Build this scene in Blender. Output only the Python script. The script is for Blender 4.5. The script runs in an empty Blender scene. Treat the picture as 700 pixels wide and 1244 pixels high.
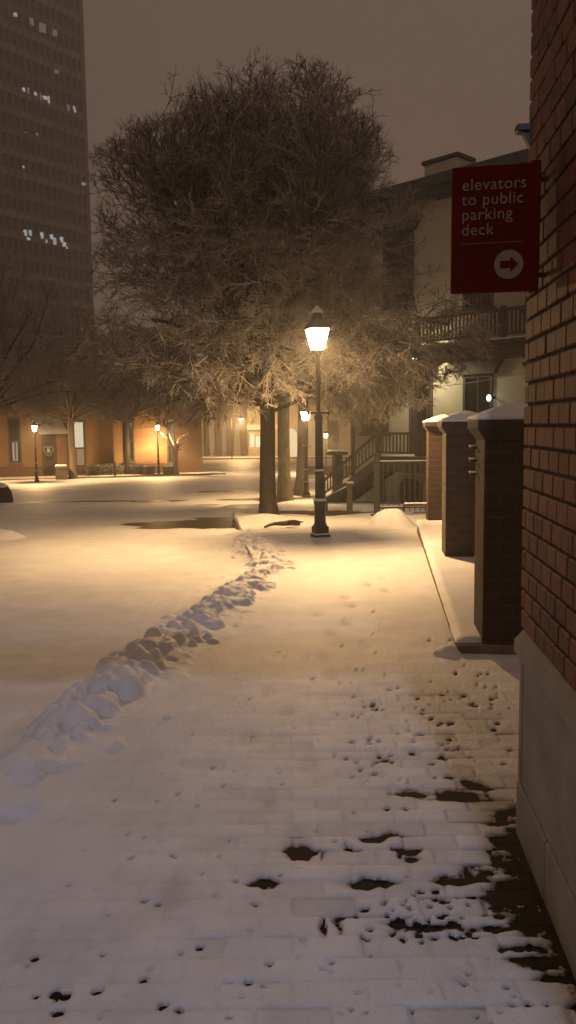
import bpy, math, random
import numpy as np

SC = bpy.context.scene
COL = SC.collection
random.seed(7)
RNG = np.random.default_rng(11)
pi = math.pi

# ------------------------------------------------------------------ camera model
PITCH = math.radians(5.97); ROLL = math.radians(-0.7); EYE = 1.55; FPX = 1000.0
def _rx(a): c, s = math.cos(a), math.sin(a); return np.array([[1,0,0],[0,c,-s],[0,s,c]])
def _rz(a): c, s = math.cos(a), math.sin(a); return np.array([[c,-s,0],[s,c,0],[0,0,1]])
CR = _rx(pi/2 - PITCH) @ _rz(ROLL)
CAMP = np.array([0, 0, EYE])
def ray(px, py): return CR @ np.array([(px-350)/FPX, (622-py)/FPX, -1.0])
def at(px, py, Y):
    d = ray(px, py); return CAMP + d*(Y/d[1])
def at_z(px, py, z):
    d = ray(px, py); return CAMP + d*((z-EYE)/d[2])

# ------------------------------------------------------------------ terrain
_ty = np.linspace(-30, 420, 4501)
_tz = np.interp(_ty, [-30, 6, 8, 11.9, 16.3, 20, 24.8, 28.7, 32, 40, 47, 60, 420],
                [0, 0, -.03, -.115, -.27, -.5, -.82, -1.0, -1.1, -1.25, -1.34, -1.4, -1.4])
_k = np.exp(-np.linspace(-2.5, 2.5, 31)**2); _k /= _k.sum()
_tz = np.convolve(np.pad(_tz, 15, mode='edge'), _k, mode='valid')
def g(y): return np.interp(y, _ty, _tz)
def ground(px, py, off=0.0):
    d = ray(px, py); lo, hi = 0.2, 400.0
    for _ in range(60):
        m = (lo+hi)/2; q = CAMP + d*(m/d[1])
        if q[2] > g(q[1]) + off: lo = m
        else: hi = m
    return CAMP + d*(lo/d[1])

def _hash(ix, iy, seed):
    h = (ix.astype(np.int64)*374761393 + iy.astype(np.int64)*668265263 + seed*1442695041) & 0x7fffffff
    h = ((h ^ (h >> 13))*1274126177) & 0x7fffffff
    return ((h ^ (h >> 16)) & 0xffff)/65535.0
def vnoise(x, y, seed=0):
    x0 = np.floor(x); y0 = np.floor(y); fx = x-x0; fy = y-y0
    fx = fx*fx*(3-2*fx); fy = fy*fy*(3-2*fy)
    a = _hash(x0, y0, seed); b = _hash(x0+1, y0, seed); c = _hash(x0, y0+1, seed); d = _hash(x0+1, y0+1, seed)
    return (a*(1-fx)+b*fx)*(1-fy) + (c*(1-fx)+d*fx)*fy
def fbm(x, y, seed=0, oct=4):
    s = 0; a = .5
    for o in range(oct):
        s = s + a*vnoise(x*2**o, y*2**o, seed+o*17); a *= .5
    return s - .47
def sstep(a, b, x):
    t = np.clip((x-a)/(b-a), 0, 1); return t*t*(3-2*t)

# ------------------------------------------------------------------ object helpers
def tag(o, label=None, cat=None, group=None, kind=None):
    if label: o['label'] = label
    if cat: o['category'] = cat
    if group: o['group'] = group
    if kind: o['kind'] = kind
    return o
def empty(name, loc=(0,0,0), rz=0.0, label=None, cat=None, group=None):
    o = bpy.data.objects.new(name, None); COL.objects.link(o)
    o.empty_display_size = .2; o.location = [float(v) for v in loc]; o.rotation_euler = (0, 0, rz)
    return tag(o, label, cat, group)
def copy_tree(o, parent=None):
    c = o.copy(); COL.objects.link(c)
    if parent: c.parent = parent
    for ch in list(o.children): copy_tree(ch, c)
    return c
def mesh_from(name, V, F, m, parent=None, smooth=False):
    """V (n,3) array, F (k,3|4) array or list of index tuples"""
    me = bpy.data.meshes.new(name)
    V = np.asarray(V, dtype=np.float32)
    if isinstance(F, np.ndarray):
        n, k = F.shape
        me.vertices.add(len(V)); me.vertices.foreach_set('co', V.ravel())
        me.loops.add(n*k); me.loops.foreach_set('vertex_index', F.astype(np.int32).ravel())
        me.polygons.add(n); me.polygons.foreach_set('loop_start', np.arange(0, n*k, k, dtype=np.int32))
        me.polygons.foreach_set('loop_total', np.full(n, k, dtype=np.int32))
        me.update(calc_edges=True); me.validate()
    else:
        me.from_pydata([tuple(map(float, v)) for v in V], [], [tuple(int(i) for i in f) for f in F]); me.update()
    if smooth: me.polygons.foreach_set('use_smooth', np.ones(len(me.polygons), dtype=bool))
    me.materials.append(m)
    o = bpy.data.objects.new(name, me); COL.objects.link(o)
    if parent: o.parent = parent
    return o

class MB:
    def __init__(s): s.v = []; s.f = []
    def add(s, V, F):
        n = len(s.v); s.v += [tuple(map(float, q)) for q in V]; s.f += [tuple(i+n for i in q) for q in F]; return s
    def box(s, x0, x1, y0, y1, z0, z1, bev=0.0):
        if bev <= 0:
            V = [(x,y,z) for z in (z0,z1) for y in (y0,y1) for x in (x0,x1)]
            return s.add(V, [(0,2,3,1),(4,5,7,6),(0,1,5,4),(2,6,7,3),(0,4,6,2),(1,3,7,5)])
        b = min(bev, (x1-x0)*.45, (y1-y0)*.45, (z1-z0)*.45)
        rings = []
        def ring(i, z): return [(x0+i,y0+b,z),(x0+b,y0+i,z),(x1-b,y0+i,z),(x1-i,y0+b,z),(x1-i,y1-b,z),(x1-b,y1-i,z),(x0+b,y1-i,z),(x0+i,y1-b,z)]
        def ringi(z): return [(x0+b,y0+b,z),(x0+b,y0+b,z),(x1-b,y0+b,z),(x1-b,y0+b,z),(x1-b,y1-b,z),(x1-b,y1-b,z),(x0+b,y1-b,z),(x0+b,y1-b,z)]
        V = ringi(z0)+ring(0,z0+b)+ring(0,z1-b)+ringi(z1); F = []
        for k in range(3):
            for i in range(8):
                j = (i+1) % 8; F.append((k*8+i, k*8+j, k*8+8+j, k*8+8+i))
        F.append(tuple(range(7,-1,-1))); F.append(tuple(range(24,32)))
        return s.add(V, F)
    def prism(s, poly, y0, y1):
        """polygon in x,z extruded along y"""
        n = len(poly); V = [(x,y0,z) for x,z in poly]+[(x,y1,z) for x,z in poly]
        F = [tuple(range(n)), tuple(range(2*n-1, n-1, -1))]+[(i, n+i, n+(i+1)%n, (i+1)%n) for i in range(n)]
        return s.add(V, F)
    def lathe(s, prof, n=16, c=(0,0), rot=0.0, sq=False):
        V = []; F = []
        for r, z in prof:
            for i in range(n):
                a = 2*pi*i/n + rot
                V.append((c[0]+r*math.cos(a), c[1]+r*math.sin(a), z))
        for k in range(len(prof)-1):
            for i in range(n):
                j = (i+1) % n; F.append((k*n+i, k*n+j, k*n+n+j, k*n+n+i))
        F.append(tuple(range(n-1,-1,-1))); F.append(tuple(range((len(prof)-1)*n, len(prof)*n)))
        return s.add(V, F)
    def tube(s, pts, r, n=8):
        pts = [np.array(q, float) for q in pts]; m = len(pts)
        rr = r if hasattr(r, '__len__') else [r]*m
        V = []; F = []
        for i, q in enumerate(pts):
            d = pts[min(i+1, m-1)]-pts[max(i-1, 0)]; d /= (np.linalg.norm(d)+1e-9)
            a = np.cross(d, (0,0,1) if abs(d[2]) < .9 else (1,0,0)); a /= np.linalg.norm(a); b = np.cross(d, a)
            for k in range(n):
                t = 2*pi*k/n; V.append(q + rr[i]*(a*math.cos(t)+b*math.sin(t)))
        for i in range(m-1):
            for k in range(n):
                j = (k+1) % n; F.append((i*n+k, i*n+j, i*n+n+j, i*n+n+k))
        F.append(tuple(range(n-1,-1,-1))); F.append(tuple(range((m-1)*n, m*n)))
        return s.add(V, F)
    def build(s, name, m, parent=None, smooth=False):
        return mesh_from(name, np.array(s.v), s.f, m, parent, smooth)

# ------------------------------------------------------------------ materials
def newmat(name):
    m = bpy.data.materials.new(name); m.use_nodes = True; nt = m.node_tree; nt.nodes.clear()
    out = nt.nodes.new('ShaderNodeOutputMaterial'); b = nt.nodes.new('ShaderNodeBsdfPrincipled')
    nt.links.new(b.outputs[0], out.inputs['Surface']); return m, nt, b, out
def noise_col(nt, b, c1, c2, scale=5, detail=6, stretch=(1,1,1), coord='Object', lo=.3, hi=.7):
    tc = nt.nodes.new('ShaderNodeTexCoord'); mp = nt.nodes.new('ShaderNodeMapping'); mp.inputs['Scale'].default_value = stretch
    nz = nt.nodes.new('ShaderNodeTexNoise'); nz.inputs['Scale'].default_value = scale; nz.inputs['Detail'].default_value = detail
    cr = nt.nodes.new('ShaderNodeValToRGB'); cr.color_ramp.elements[0].position = lo; cr.color_ramp.elements[1].position = hi
    cr.color_ramp.elements[0].color = (*c1, 1); cr.color_ramp.elements[1].color = (*c2, 1)
    nt.links.new(tc.outputs[coord], mp.inputs[0]); nt.links.new(mp.outputs[0], nz.inputs['Vector'])
    nt.links.new(nz.outputs['Fac'], cr.inputs[0]); nt.links.new(cr.outputs[0], b.inputs['Base Color'])
    return nz, cr, mp
def bump(nt, b, src, dist=.01, strength=.6):
    bp = nt.nodes.new('ShaderNodeBump'); bp.inputs['Distance'].default_value = dist; bp.inputs['Strength'].default_value = strength
    nt.links.new(src, bp.inputs['Height']); nt.links.new(bp.outputs[0], b.inputs['Normal']); return bp
def mat(name, c1, c2=None, rough=.7, scale=6, bdist=.004, metal=0.0, stretch=(1,1,1), detail=6):
    m, nt, b, _ = newmat(name)
    c2 = c2 or tuple(v*1.35 for v in c1)
    nz, _, _ = noise_col(nt, b, c1, c2, scale, detail, stretch)
    b.inputs['Roughness'].default_value = rough; b.inputs['Metallic'].default_value = metal
    if bdist: bump(nt, b, nz.outputs['Fac'], bdist)
    return m
def emis(name, col, strength, trans=0.0):
    m = bpy.data.materials.new(name); m.use_nodes = True; nt = m.node_tree; nt.nodes.clear()
    out = nt.nodes.new('ShaderNodeOutputMaterial'); e = nt.nodes.new('ShaderNodeEmission')
    e.inputs[0].default_value = (*col, 1); e.inputs[1].default_value = strength
    if trans:
        t = nt.nodes.new('ShaderNodeBsdfTransparent'); mx = nt.nodes.new('ShaderNodeMixShader'); mx.inputs[0].default_value = trans
        nt.links.new(e.outputs[0], mx.inputs[1]); nt.links.new(t.outputs[0], mx.inputs[2]); nt.links.new(mx.outputs[0], out.inputs[0])
    else: nt.links.new(e.outputs[0], out.inputs[0])
    return m

def snow_mat(name, bscale=60, bdist=.004):
    m, nt, b, _ = newmat(name)
    nz, cr, _ = noise_col(nt, b, (.74,.74,.76), (.86,.86,.87), 3.5, 8, coord='Object')
    n2 = nt.nodes.new('ShaderNodeTexNoise'); n2.inputs['Scale'].default_value = bscale; n2.inputs['Detail'].default_value = 6
    tc = nt.nodes.new('ShaderNodeTexCoord'); nt.links.new(tc.outputs['Object'], n2.inputs['Vector'])
    n3 = nt.nodes.new('ShaderNodeTexNoise'); n3.inputs['Scale'].default_value = bscale*4; n3.inputs['Detail'].default_value = 3; nt.links.new(tc.outputs['Object'], n3.inputs['Vector'])
    ma = nt.nodes.new('ShaderNodeMath'); ma.operation = 'MULTIPLY_ADD'; ma.inputs[1].default_value = .45; nt.links.new(n3.outputs['Fac'], ma.inputs[0]); nt.links.new(n2.outputs['Fac'], ma.inputs[2])
    bump(nt, b, ma.outputs[0], bdist*1.6, .9)
    b.inputs['Roughness'].default_value = .55; b.inputs['Specular IOR Level'].default_value = .3
    return m
SNOW = snow_mat('snow')
SNOW_THIN = snow_mat('thin_snow')
_nt = SNOW_THIN.node_tree; _b = _nt.nodes['Principled BSDF']; _src = _b.inputs['Base Color'].links[0].from_socket
_at = _nt.nodes.new('ShaderNodeAttribute'); _at.attribute_name = 'slush'; _mx = _nt.nodes.new('ShaderNodeMix'); _mx.data_type = 'RGBA'
_nt.links.new(_at.outputs['Fac'], _mx.inputs['Factor']); _nt.links.new(_src, _mx.inputs['A']); _mx.inputs['B'].default_value = (.16,.13,.12,1); _nt.links.new(_mx.outputs['Result'], _b.inputs['Base Color'])
SNOW_FAR = snow_mat('snow_coarse', 12, .02)

def bark_mat(name, c1, c2, snow=0.5, lo=.25, hi=.75, snowcol=(.75,.74,.73)):
    """bark with snow lying on whatever faces up"""
    m, nt, b, _ = newmat(name)
    nz, cr, mp = noise_col(nt, b, c1, c2, 14, 6, (1,1,.25))
    ge = nt.nodes.new('ShaderNodeNewGeometry'); sx = nt.nodes.new('ShaderNodeSeparateXYZ'); nt.links.new(ge.outputs['Normal'], sx.inputs[0])
    n2 = nt.nodes.new('ShaderNodeTexNoise'); n2.inputs['Scale'].default_value = 2.2; tc = nt.nodes.new('ShaderNodeTexCoord'); nt.links.new(tc.outputs['Object'], n2.inputs['Vector'])
    ad = nt.nodes.new('ShaderNodeMath'); ad.operation = 'MULTIPLY_ADD'; ad.inputs[1].default_value = 1.2; nt.links.new(n2.outputs['Fac'], ad.inputs[0])
    nt.links.new(sx.outputs['Z'], ad.inputs[2])
    mr = nt.nodes.new('ShaderNodeMapRange'); mr.inputs['From Min'].default_value = lo+.6; mr.inputs['From Max'].default_value = hi+.6; mr.inputs['To Max'].default_value = snow
    nt.links.new(ad.outputs[0], mr.inputs['Value'])
    mx = nt.nodes.new('ShaderNodeMix'); mx.data_type = 'RGBA'; nt.links.new(mr.outputs[0], mx.inputs['Factor'])
    nt.links.new(cr.outputs[0], mx.inputs['A']); mx.inputs['B'].default_value = (*snowcol, 1)
    nt.links.new(mx.outputs['Result'], b.inputs['Base Color']); b.inputs['Roughness'].default_value = .85
    bump(nt, b, nz.outputs['Fac'], .02, .8)
    return m
BARK = bark_mat('bark', (.014,.010,.007), (.038,.028,.020), .12, .5, .9)
BARK_PALE = bark_mat('bark_pale', (.22,.19,.13), (.40,.35,.25), .2, .5, .9)
TWIG = bark_mat('twig', (.030,.022,.016), (.065,.048,.036), .74, -.45, .4, (.68,.63,.58))

BLACK = mat('black_iron', (.012,.012,.012), (.028,.026,.024), .45, 20, .001)
IRON = mat('grey_iron', (.014,.013,.011), (.028,.026,.022), .5, 20, .001)
STONE = mat('limestone', (.21,.195,.165), (.33,.31,.265), .8, 5, .004, detail=9)
MORTAR = mat('mortar', (.03,.015,.010), (.07,.04,.028), .95, 30, .003)
CREAM = mat('cream_stucco', (.48,.43,.33), (.58,.53,.42), .85, 1.6, .006, detail=9)
TRIM = mat('dark_trim', (.05,.045,.035), (.085,.075,.06), .6, 6, .002)
SHUTTER = mat('brown_shutter', (.045,.028,.02), (.075,.05,.035), .6, 8, .002)
SLATE = mat('slate_roof', (.03,.04,.045), (.06,.075,.08), .6, 5, .004)
WOODGREY = mat('grey_painted_wood', (.065,.056,.042), (.105,.09,.068), .65, 7, .002)
CONC = mat('concrete', (.10,.085,.065), (.18,.15,.115), .9, 9, .004)
RED = mat('sign_red', (.15,.004,.010), (.18,.006,.013), .75, 3, 0); RED.node_tree.nodes['Principled BSDF'].inputs['Specular IOR Level'].default_value = .1
WHITE = mat('sign_white', (.46,.40,.39), (.52,.45,.44), .8, 5, 0)
CHARCOAL = mat('sign_black', (.02,.015,.015), (.03,.02,.02), .5, 5, 0)

def glass_dark(name, col=(.012,.012,.014), rough=.08):
    m, nt, b, _ = newmat(name); noise_col(nt, b, col, tuple(v*1.8 for v in col), 2); b.inputs['Roughness'].default_value = rough; return m
GLASS = glass_dark('window_glass')

def brick_mat(name, c1, c2, mort, bw=.2, rh=.075, ms=.01, axis='XZ', rough=.8, bd=.006):
    m, nt, b, _ = newmat(name)
    tc = nt.nodes.new('ShaderNodeTexCoord'); sx = nt.nodes.new('ShaderNodeSeparateXYZ'); cb = nt.nodes.new('ShaderNodeCombineXYZ')
    nt.links.new(tc.outputs['Object'], sx.inputs[0])
    if axis == 'XZ':   # walls: (x+y, z)
        ad = nt.nodes.new('ShaderNodeMath'); nt.links.new(sx.outputs['X'], ad.inputs[0]); nt.links.new(sx.outputs['Y'], ad.inputs[1])
        nt.links.new(ad.outputs[0], cb.inputs[0]); nt.links.new(sx.outputs['Z'], cb.inputs[1])
    else:
        nt.links.new(sx.outputs['X'], cb.inputs[0]); nt.links.new(sx.outputs['Y'], cb.inputs[1])
    br = nt.nodes.new('ShaderNodeTexBrick'); br.inputs['Scale'].default_value = 1; br.inputs['Brick Width'].default_value = bw
    br.inputs['Row Height'].default_value = rh; br.inputs['Mortar Size'].default_value = ms; br.inputs['Mortar Smooth'].default_value = .2
    br.inputs['Color1'].default_value = (*c1,1); br.inputs['Color2'].default_value = (*c2,1); br.inputs['Mortar'].default_value = (*mort,1)
    nt.links.new(cb.outputs[0], br.inputs['Vector'])
    nz = nt.nodes.new('ShaderNodeTexNoise'); nz.inputs['Scale'].default_value = 9; nz.inputs['Detail'].default_value = 8; nt.links.new(tc.outputs['Object'], nz.inputs['Vector'])
    mr = nt.nodes.new('ShaderNodeMapRange'); mr.inputs['To Min'].default_value = .6; mr.inputs['To Max'].default_value = 1.35; nt.links.new(nz.outputs['Fac'], mr.inputs['Value'])
    mx = nt.nodes.new('ShaderNodeMix'); mx.data_type = 'RGBA'; mx.blend_type = 'MULTIPLY'; mx.inputs['Factor'].default_value = 1
    nt.links.new(br.outputs['Color'], mx.inputs['A']); nt.links.new(mr.outputs[0], mx.inputs['B'])
    nt.links.new(mx.outputs['Result'], b.inputs['Base Color']); b.inputs['Roughness'].default_value = rough
    inv = nt.nodes.new('ShaderNodeMath'); inv.operation = 'SUBTRACT'; inv.inputs[0].default_value = 1; nt.links.new(br.outputs['Fac'], inv.inputs[1])
    bump(nt, b, inv.outputs[0], bd, .8)
    return m
DARKSTONE = mat('dark_coping', (.03,.022,.018), (.055,.042,.034), .85, 9, .004)
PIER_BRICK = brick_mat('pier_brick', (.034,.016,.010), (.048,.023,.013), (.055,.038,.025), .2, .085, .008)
ORANGE_BRICK = brick_mat('orange_brick', (.28,.155,.07), (.34,.19,.09), (.26,.17,.09), .22, .075, .01)
FAR_STUCCO = mat('far_stucco', (.40,.33,.21), (.52,.44,.29), .85, 1.2, .01)
PAVER = brick_mat('brick_paving', (.016,.010,.007), (.026,.014,.009), (.007,.006,.005), .2, .1, .008, axis='XY', rough=.75, bd=.006); PAVER.node_tree.nodes['Principled BSDF'].inputs['Specular IOR Level'].default_value = .15
COBBLE = brick_mat('wet_cobbles', (.045,.032,.02), (.075,.052,.03), (.015,.011,.008), .24, .14, .02, axis='XY', rough=.45, bd=.015)
WETROAD = mat('wet_roadway', (.035,.028,.02), (.06,.048,.035), .5, 3, .01)

def wall_brick_mat():
    m, nt, b, _ = newmat('wall_brick')
    at_ = nt.nodes.new('ShaderNodeAttribute'); at_.attribute_name = 'tone'
    tc = nt.nodes.new('ShaderNodeTexCoord'); nz = nt.nodes.new('ShaderNodeTexNoise'); nz.inputs['Scale'].default_value = 22; nz.inputs['Detail'].default_value = 8
    nt.links.new(tc.outputs['Object'], nz.inputs['Vector'])
    cr = nt.nodes.new('ShaderNodeValToRGB'); cr.color_ramp.elements[0].color = (.085,.026,.014,1); cr.color_ramp.elements[1].color = (.185,.055,.024,1)
    nt.links.new(at_.outputs['Fac'], cr.inputs[0])
    mr = nt.nodes.new('ShaderNodeMapRange'); mr.inputs['To Min'].default_value = .55; mr.inputs['To Max'].default_value = 1.4; nt.links.new(nz.outputs['Fac'], mr.inputs['Value'])
    mx = nt.nodes.new('ShaderNodeMix'); mx.data_type = 'RGBA'; mx.blend_type = 'MULTIPLY'; mx.inputs['Factor'].default_value = 1
    nt.links.new(cr.outputs[0], mx.inputs['A']); nt.links.new(mr.outputs[0], mx.inputs['B']); nt.links.new(mx.outputs['Result'], b.inputs['Base Color'])
    b.inputs['Roughness'].default_value = .75; bump(nt, b, nz.outputs['Fac'], .004, .7)
    return m
WALL_BRICK = wall_brick_mat()

# ================================================================== SETTING: ground, road, sidewalk, snow
# kerb line of the sidewalk (under the snow bank), x as a function of y
_kp = [ground(a, b) for a, b in [(0,955),(60,905),(125,850),(185,800),(240,760),(290,722),(330,690)]]
_kx = [q[0] for q in _kp]; _ky = [q[1] for q in _kp]
s0 = (_kx[-1]-_kx[0])/(_ky[-1]-_ky[0])
KY = [-10, 0.0] + _ky + [12.0, 14.8, 16.5, 18.8, 23.0, 25.6, 28.5, 31.0, 34, 60]
KX = [_kx[0]-s0*(_ky[0]+10), _kx[0]-s0*_ky[0]] + _kx + [-.52, -.80, -.98, -1.12, -.8, -.12, .5, .78, .85, .9]
def kerb(y): return np.interp(y, KY, KX)

def sheet(rows_y, xl, xr, cols, zf, name, m, smooth=True):
    n = len(rows_y); u = cols
    Y = np.repeat(rows_y[:, None], len(u), 1)
    L = xl(rows_y)[:, None]; Rr = xr(rows_y)[:, None]
    X = L + (Rr-L)*u[None, :]
    Z = zf(X, Y)
    V = np.stack([X, Y, Z], -1).reshape(-1, 3)
    k = len(u); i = np.arange(n-1)[:, None]*k + np.arange(k-1)[None, :]
    F = np.stack([i, i+1, i+k+1, i+k], -1).reshape(-1, 4)
    return mesh_from(name, V, F, m, None, smooth)

# the ground sheet out to the horizon
yy = np.concatenate([np.linspace(-30, 60, 91), np.linspace(64, 420, 60)])
gr = sheet(yy, lambda y: y*0-260, lambda y: y*0+260, np.linspace(0, 1, 121), lambda X, Y: g(Y)-.22+.05*fbm(X*.15, Y*.15, 3), 'ground', SNOW_FAR)
tag(gr, kind='structure')

rows = [1.0]
while rows[-1] < 62:
    y = rows[-1]; rows.append(y + max(.0085, .0014*y*y if y < 30 else .042*y))
rows = np.array(rows)

# pavement surfaces below the snow
def xr_side(y): return np.interp(y, [-5, 3, 5.5, 13, 20, 40, 62], [1.5, 1.5, 2.2, 4.5, 10, 16, 20])
sw = sheet(np.concatenate([np.linspace(-8, 60, 137)]), kerb, lambda y: xr_side(y)+.1, np.linspace(0, 1, 12), lambda X, Y: g(Y)+0*X, 'sidewalk', PAVER); tag(sw, kind='structure')
kb = MB()
ks = np.linspace(-8, 44, 140)
V = []; F = []
for i, y in enumerate(ks):
    x = float(kerb(y)); z = float(g(y))
    V += [(x-.14, y, z-.25), (x-.14, y, z+.004), (x+.03, y, z+.006), (x+.03, y, z-.25)]
    if i: 
        b0 = (i-1)*4; b1 = i*4
        F += [(b0+k, b1+k, b1+k+1, b0+k+1) for k in range(3)]
kb.add(V, F); k_ = kb.build('kerb', CONC); tag(k_, kind='structure')
rd = sheet(np.linspace(-8, 62, 141), lambda y: y*0-70, lambda y: kerb(y)-.12, 1-np.geomspace(1, .0005, 60), lambda X, Y: g(Y)-.08+0*X, 'road', COBBLE); tag(rd, kind='structure')

# --- sidewalk snow: a thin heightfield with melted holes through to the paving
K = np.array([.8586, 2.9975]); WA = math.radians(4.6)         # far corner of the brick wall
W = np.array([math.sin(WA), math.cos(WA)]); WN = np.array([-W[1], W[0]])
bare_spots = []   # x, y, rx, ry, strength
for px, py, rx, ry, s in [(370,1035,.05,.055,1.5),(461,1016,.055,.045,1.5),(320,1070,.05,.03,1.5),(460,1071,.07,.035,1.3),(430,1030,.02,.02,1.2),
        (408,1122,.012,.05,1.2),(428,1112,.06,.010,1.0),(500,963,.10,.04,1.0),(560,965,.12,.05,1.25),(585,952,.06,.05,1.3),(600,995,.07,.05,1.2),(545,968,.06,.03,1.1),(495,1032,.04,.03,1.2),(500,1042,.03,.03,1.2),(580,1058,.07,.04,1.3),
        (556,1066,.09,.035,1.1),(485,1035,.012,.04,1.1),(490,1118,.05,.03,1.2),(472,1119,.02,.02,1.2),(530,1125,.12,.03,.8),(616,1050,.08,.10,1.4),(640,1085,.11,.12,1.6),(610,1090,.08,.08,1.2),
        (650,1120,.10,.06,1.3),(660,1165,.10,.04,1.0),(690,1185,.08,.03,1.3),(625,1025,.05,.12,1.3),(610,1125,.12,.02,.9),(640,1150,.10,.03,.9),(612,985,.05,.06,1.2)]:
    q = at_z(px, py, 0.01); bare_spots.append((q[0], q[1], rx*.72, ry*.72, s))
holes = []
rr = random.Random(5)
for px, py, r in [(198,1222,.020),(68,1206,.020),(80,1209,.018),(118,1205,.016),(70,1230,.018),(43,1163,.015),(43,1210,.014),(126,1160,.010),(174,1190,.013),(213,1043,.012),(160,1043,.012),(138,973,.012),(190,976,.012),(271,956,.012),(258,934,.013),
                  (243,1151,.014),(328,1172,.014),(302,1194,.014),(175,1095,.010),(193,1099,.012),(132,1112,.010),(310,1099,.014),(455,940,.018),(545,943,.018),(565,948,.018),(470,982,.016),(492,983,.016),(428,870,.022),(409,868,.018)]:
    q = at_z(px, py, 0.01); holes.append((q[0], q[1], r*.72, 1.3))
for _ in range(300):
    y = 2.0+5.0*rr.random()**1.4; w = rr.random()**.7
    xr_ = .82 if y < 3.1 else 1.25
    x = kerb(y)+.35 + (xr_-kerb(y)-.35)*w
    holes.append((x, y, rr.choice([.004,.005,.006,.007,.009,.011])*(1 if y < 4 else 1.3), rr.uniform(.3, 1.1)*(.5+.6*w)))
for _ in range(70):     # a cluster of drips under the tree side and by the wall
    q = at_z(rr.gauss(545, 55), rr.uniform(1085, 1150), 0); holes.append((q[0], q[1], rr.uniform(.005,.013), rr.uniform(.6,1.2)))
for _ in range(60):
    q = at_z(rr.uniform(420, 620), rr.uniform(815, 930), 0); holes.append((q[0], q[1], rr.uniform(.009,.018), rr.uniform(.6,1.1)))
def z_side(X, Y):
    T = .014 + .012*fbm(X*1.2, Y*1.8, 21) + .006*fbm(X*5, Y*7, 31) + .0016*fbm(X*26, Y*26, 41, 3)
    # faint print of the paving courses near the camera
    near = 1-sstep(3.5, 6.0, Y)
    row = np.floor(Y/.102); colb = np.floor(X/.204 + .5*(row % 2))
    hb = _hash(row*7+3, colb*13+5, 9); hr = _hash(row, row*0+2, 19)
    fy = Y/.102 - row; fx = X/.204 + .5*(row % 2) - colb
    joint = np.minimum(np.minimum(fy, 1-fy)*.102, np.minimum(fx, 1-fx)*.204)
    right = sstep(-.9, .7, X)
    T += near*(.3+.7*right)*((hb-.5)*.008 + (hr-.5)*.004 - .005*(1-sstep(0, .014, joint)))
    T -= near*.004*sstep(.1, .9, X)
    bare = np.zeros_like(T); thin = np.zeros_like(T)
    Xw = X + .05*fbm(X*16, Y*16, 101, 4)+.09*(hb-.5)*near; Yw = Y + .05*fbm(X*16, Y*16, 111, 4)
    for x, y, rx, ry, s in bare_spots:
        d = ((Xw-x)/rx)**2 + ((Yw-y)/ry)**2
        bare = np.maximum(bare, s*1.02*np.exp(-.9*d)); thin = np.maximum(thin, np.exp(-.25*d))
    wd = -((X-K[0])*WN[0]*-1 + (Y-K[1])*WN[1]*-1)    # distance out from the wall face
    wd = (X-K[0])*WN[0] + (Y-K[1])*WN[1]
    al = (X-K[0])*W[0] + (Y-K[1])*W[1]
    bare = np.maximum(bare, 1.1*(1-sstep(.0, .07, wd))*(al < .03)*(al > -1.0))
    jm = 1-sstep(.004, .022, joint)
    T = T*(1-.6*thin) - .017*np.clip(bare, 0, 1.2)*(.10+1.0*hb+.45*jm) + np.clip(bare,0,1)*(.022*fbm(X*38, Y*38, 77, 4)+.018*fbm(X*95, Y*95, 78, 2))
    Xh = X + .012*fbm(X*60, Y*60, 201, 3); Yh = Y + .012*fbm(X*60, Y*60, 211, 3)
    for x, y, r, d in holes:
        m = (abs(X-x) < 5*r) & (abs(Y-y) < 5*r)
        if m.any():
            an = (x*91.7+y*57.1) % pi; ec = .55+((x*37.1+y*11.3) % 1.0)*.75; dx = Xh[m]-x; dy = Yh[m]-y
            q = np.sqrt((dx*math.cos(an)+dy*math.sin(an))**2 + ((-dx*math.sin(an)+dy*math.cos(an))/ec)**2)/r
            T[m] -= d*.022*np.exp(-(q/1.0)**3.5) + d*.002*np.exp(-(q/2.2)**2)
    for k in range(34):
        fy = 2.6+k*.34; fx = float(kerb(fy))+1.15+.16*math.sin(k*.9)+.11*(1 if k % 2 else -1)
        m = (abs(X-fx) < .2) & (abs(Y-fy) < .3)
        if m.any(): T[m] -= (.006 if fy < 6 else .012)*np.exp(-(((Xh[m]-fx)/.05)**2+((Yh[m]-fy)/.12)**2)**1.5)
    far = sstep(7, 11, Y)
    T += far*(.05*fbm(X*.9, Y*1.1, 51)+.03)
    # shovelled rim either side of the walk, drifts round the tree
    T += .10*np.exp(-((X+.45)/.5)**2-((Y-15.4)/.8)**2) 
    # bare wet paving beyond the tree
    b2 = np.exp(-((X-.9)/1.2)**2-((Y-18.3)/1.3)**2) + .9*np.exp(-((X+.2)/.5)**2-((Y-19.6)/1.6)**2)
    T -= .13*np.clip(b2*(.6+1.6*fbm(X*1.1, Y*1.5, 61)), 0, 1)
    global SLUSH
    lip = 1-sstep(-.165, -.10, X-kerb(Y)); Zs = np.maximum(T, -.02); Zs = Zs - lip*(.10+Zs)*sstep(11.0, 12.4, Y)
    SLUSH = np.maximum(1-sstep(.0005, .0075, T), .30*(1-sstep(.004, .017, T+.006*fbm(X*20, Y*20, 301, 3))))
    return g(Y) + Zs
ss = sheet(rows[rows < 44], lambda y: kerb(y)-.165, xr_side, np.linspace(0, 1, 400), z_side, 'sidewalk_snow', SNOW_THIN)
a_ = ss.data.attributes.new('slush', 'FLOAT', 'POINT'); a_.data.foreach_set('value', SLUSH.astype(np.float32).ravel())
tag(ss, 'thin melting snow over the brick sidewalk with dark drip holes', 'snow', kind='stuff')

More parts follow.
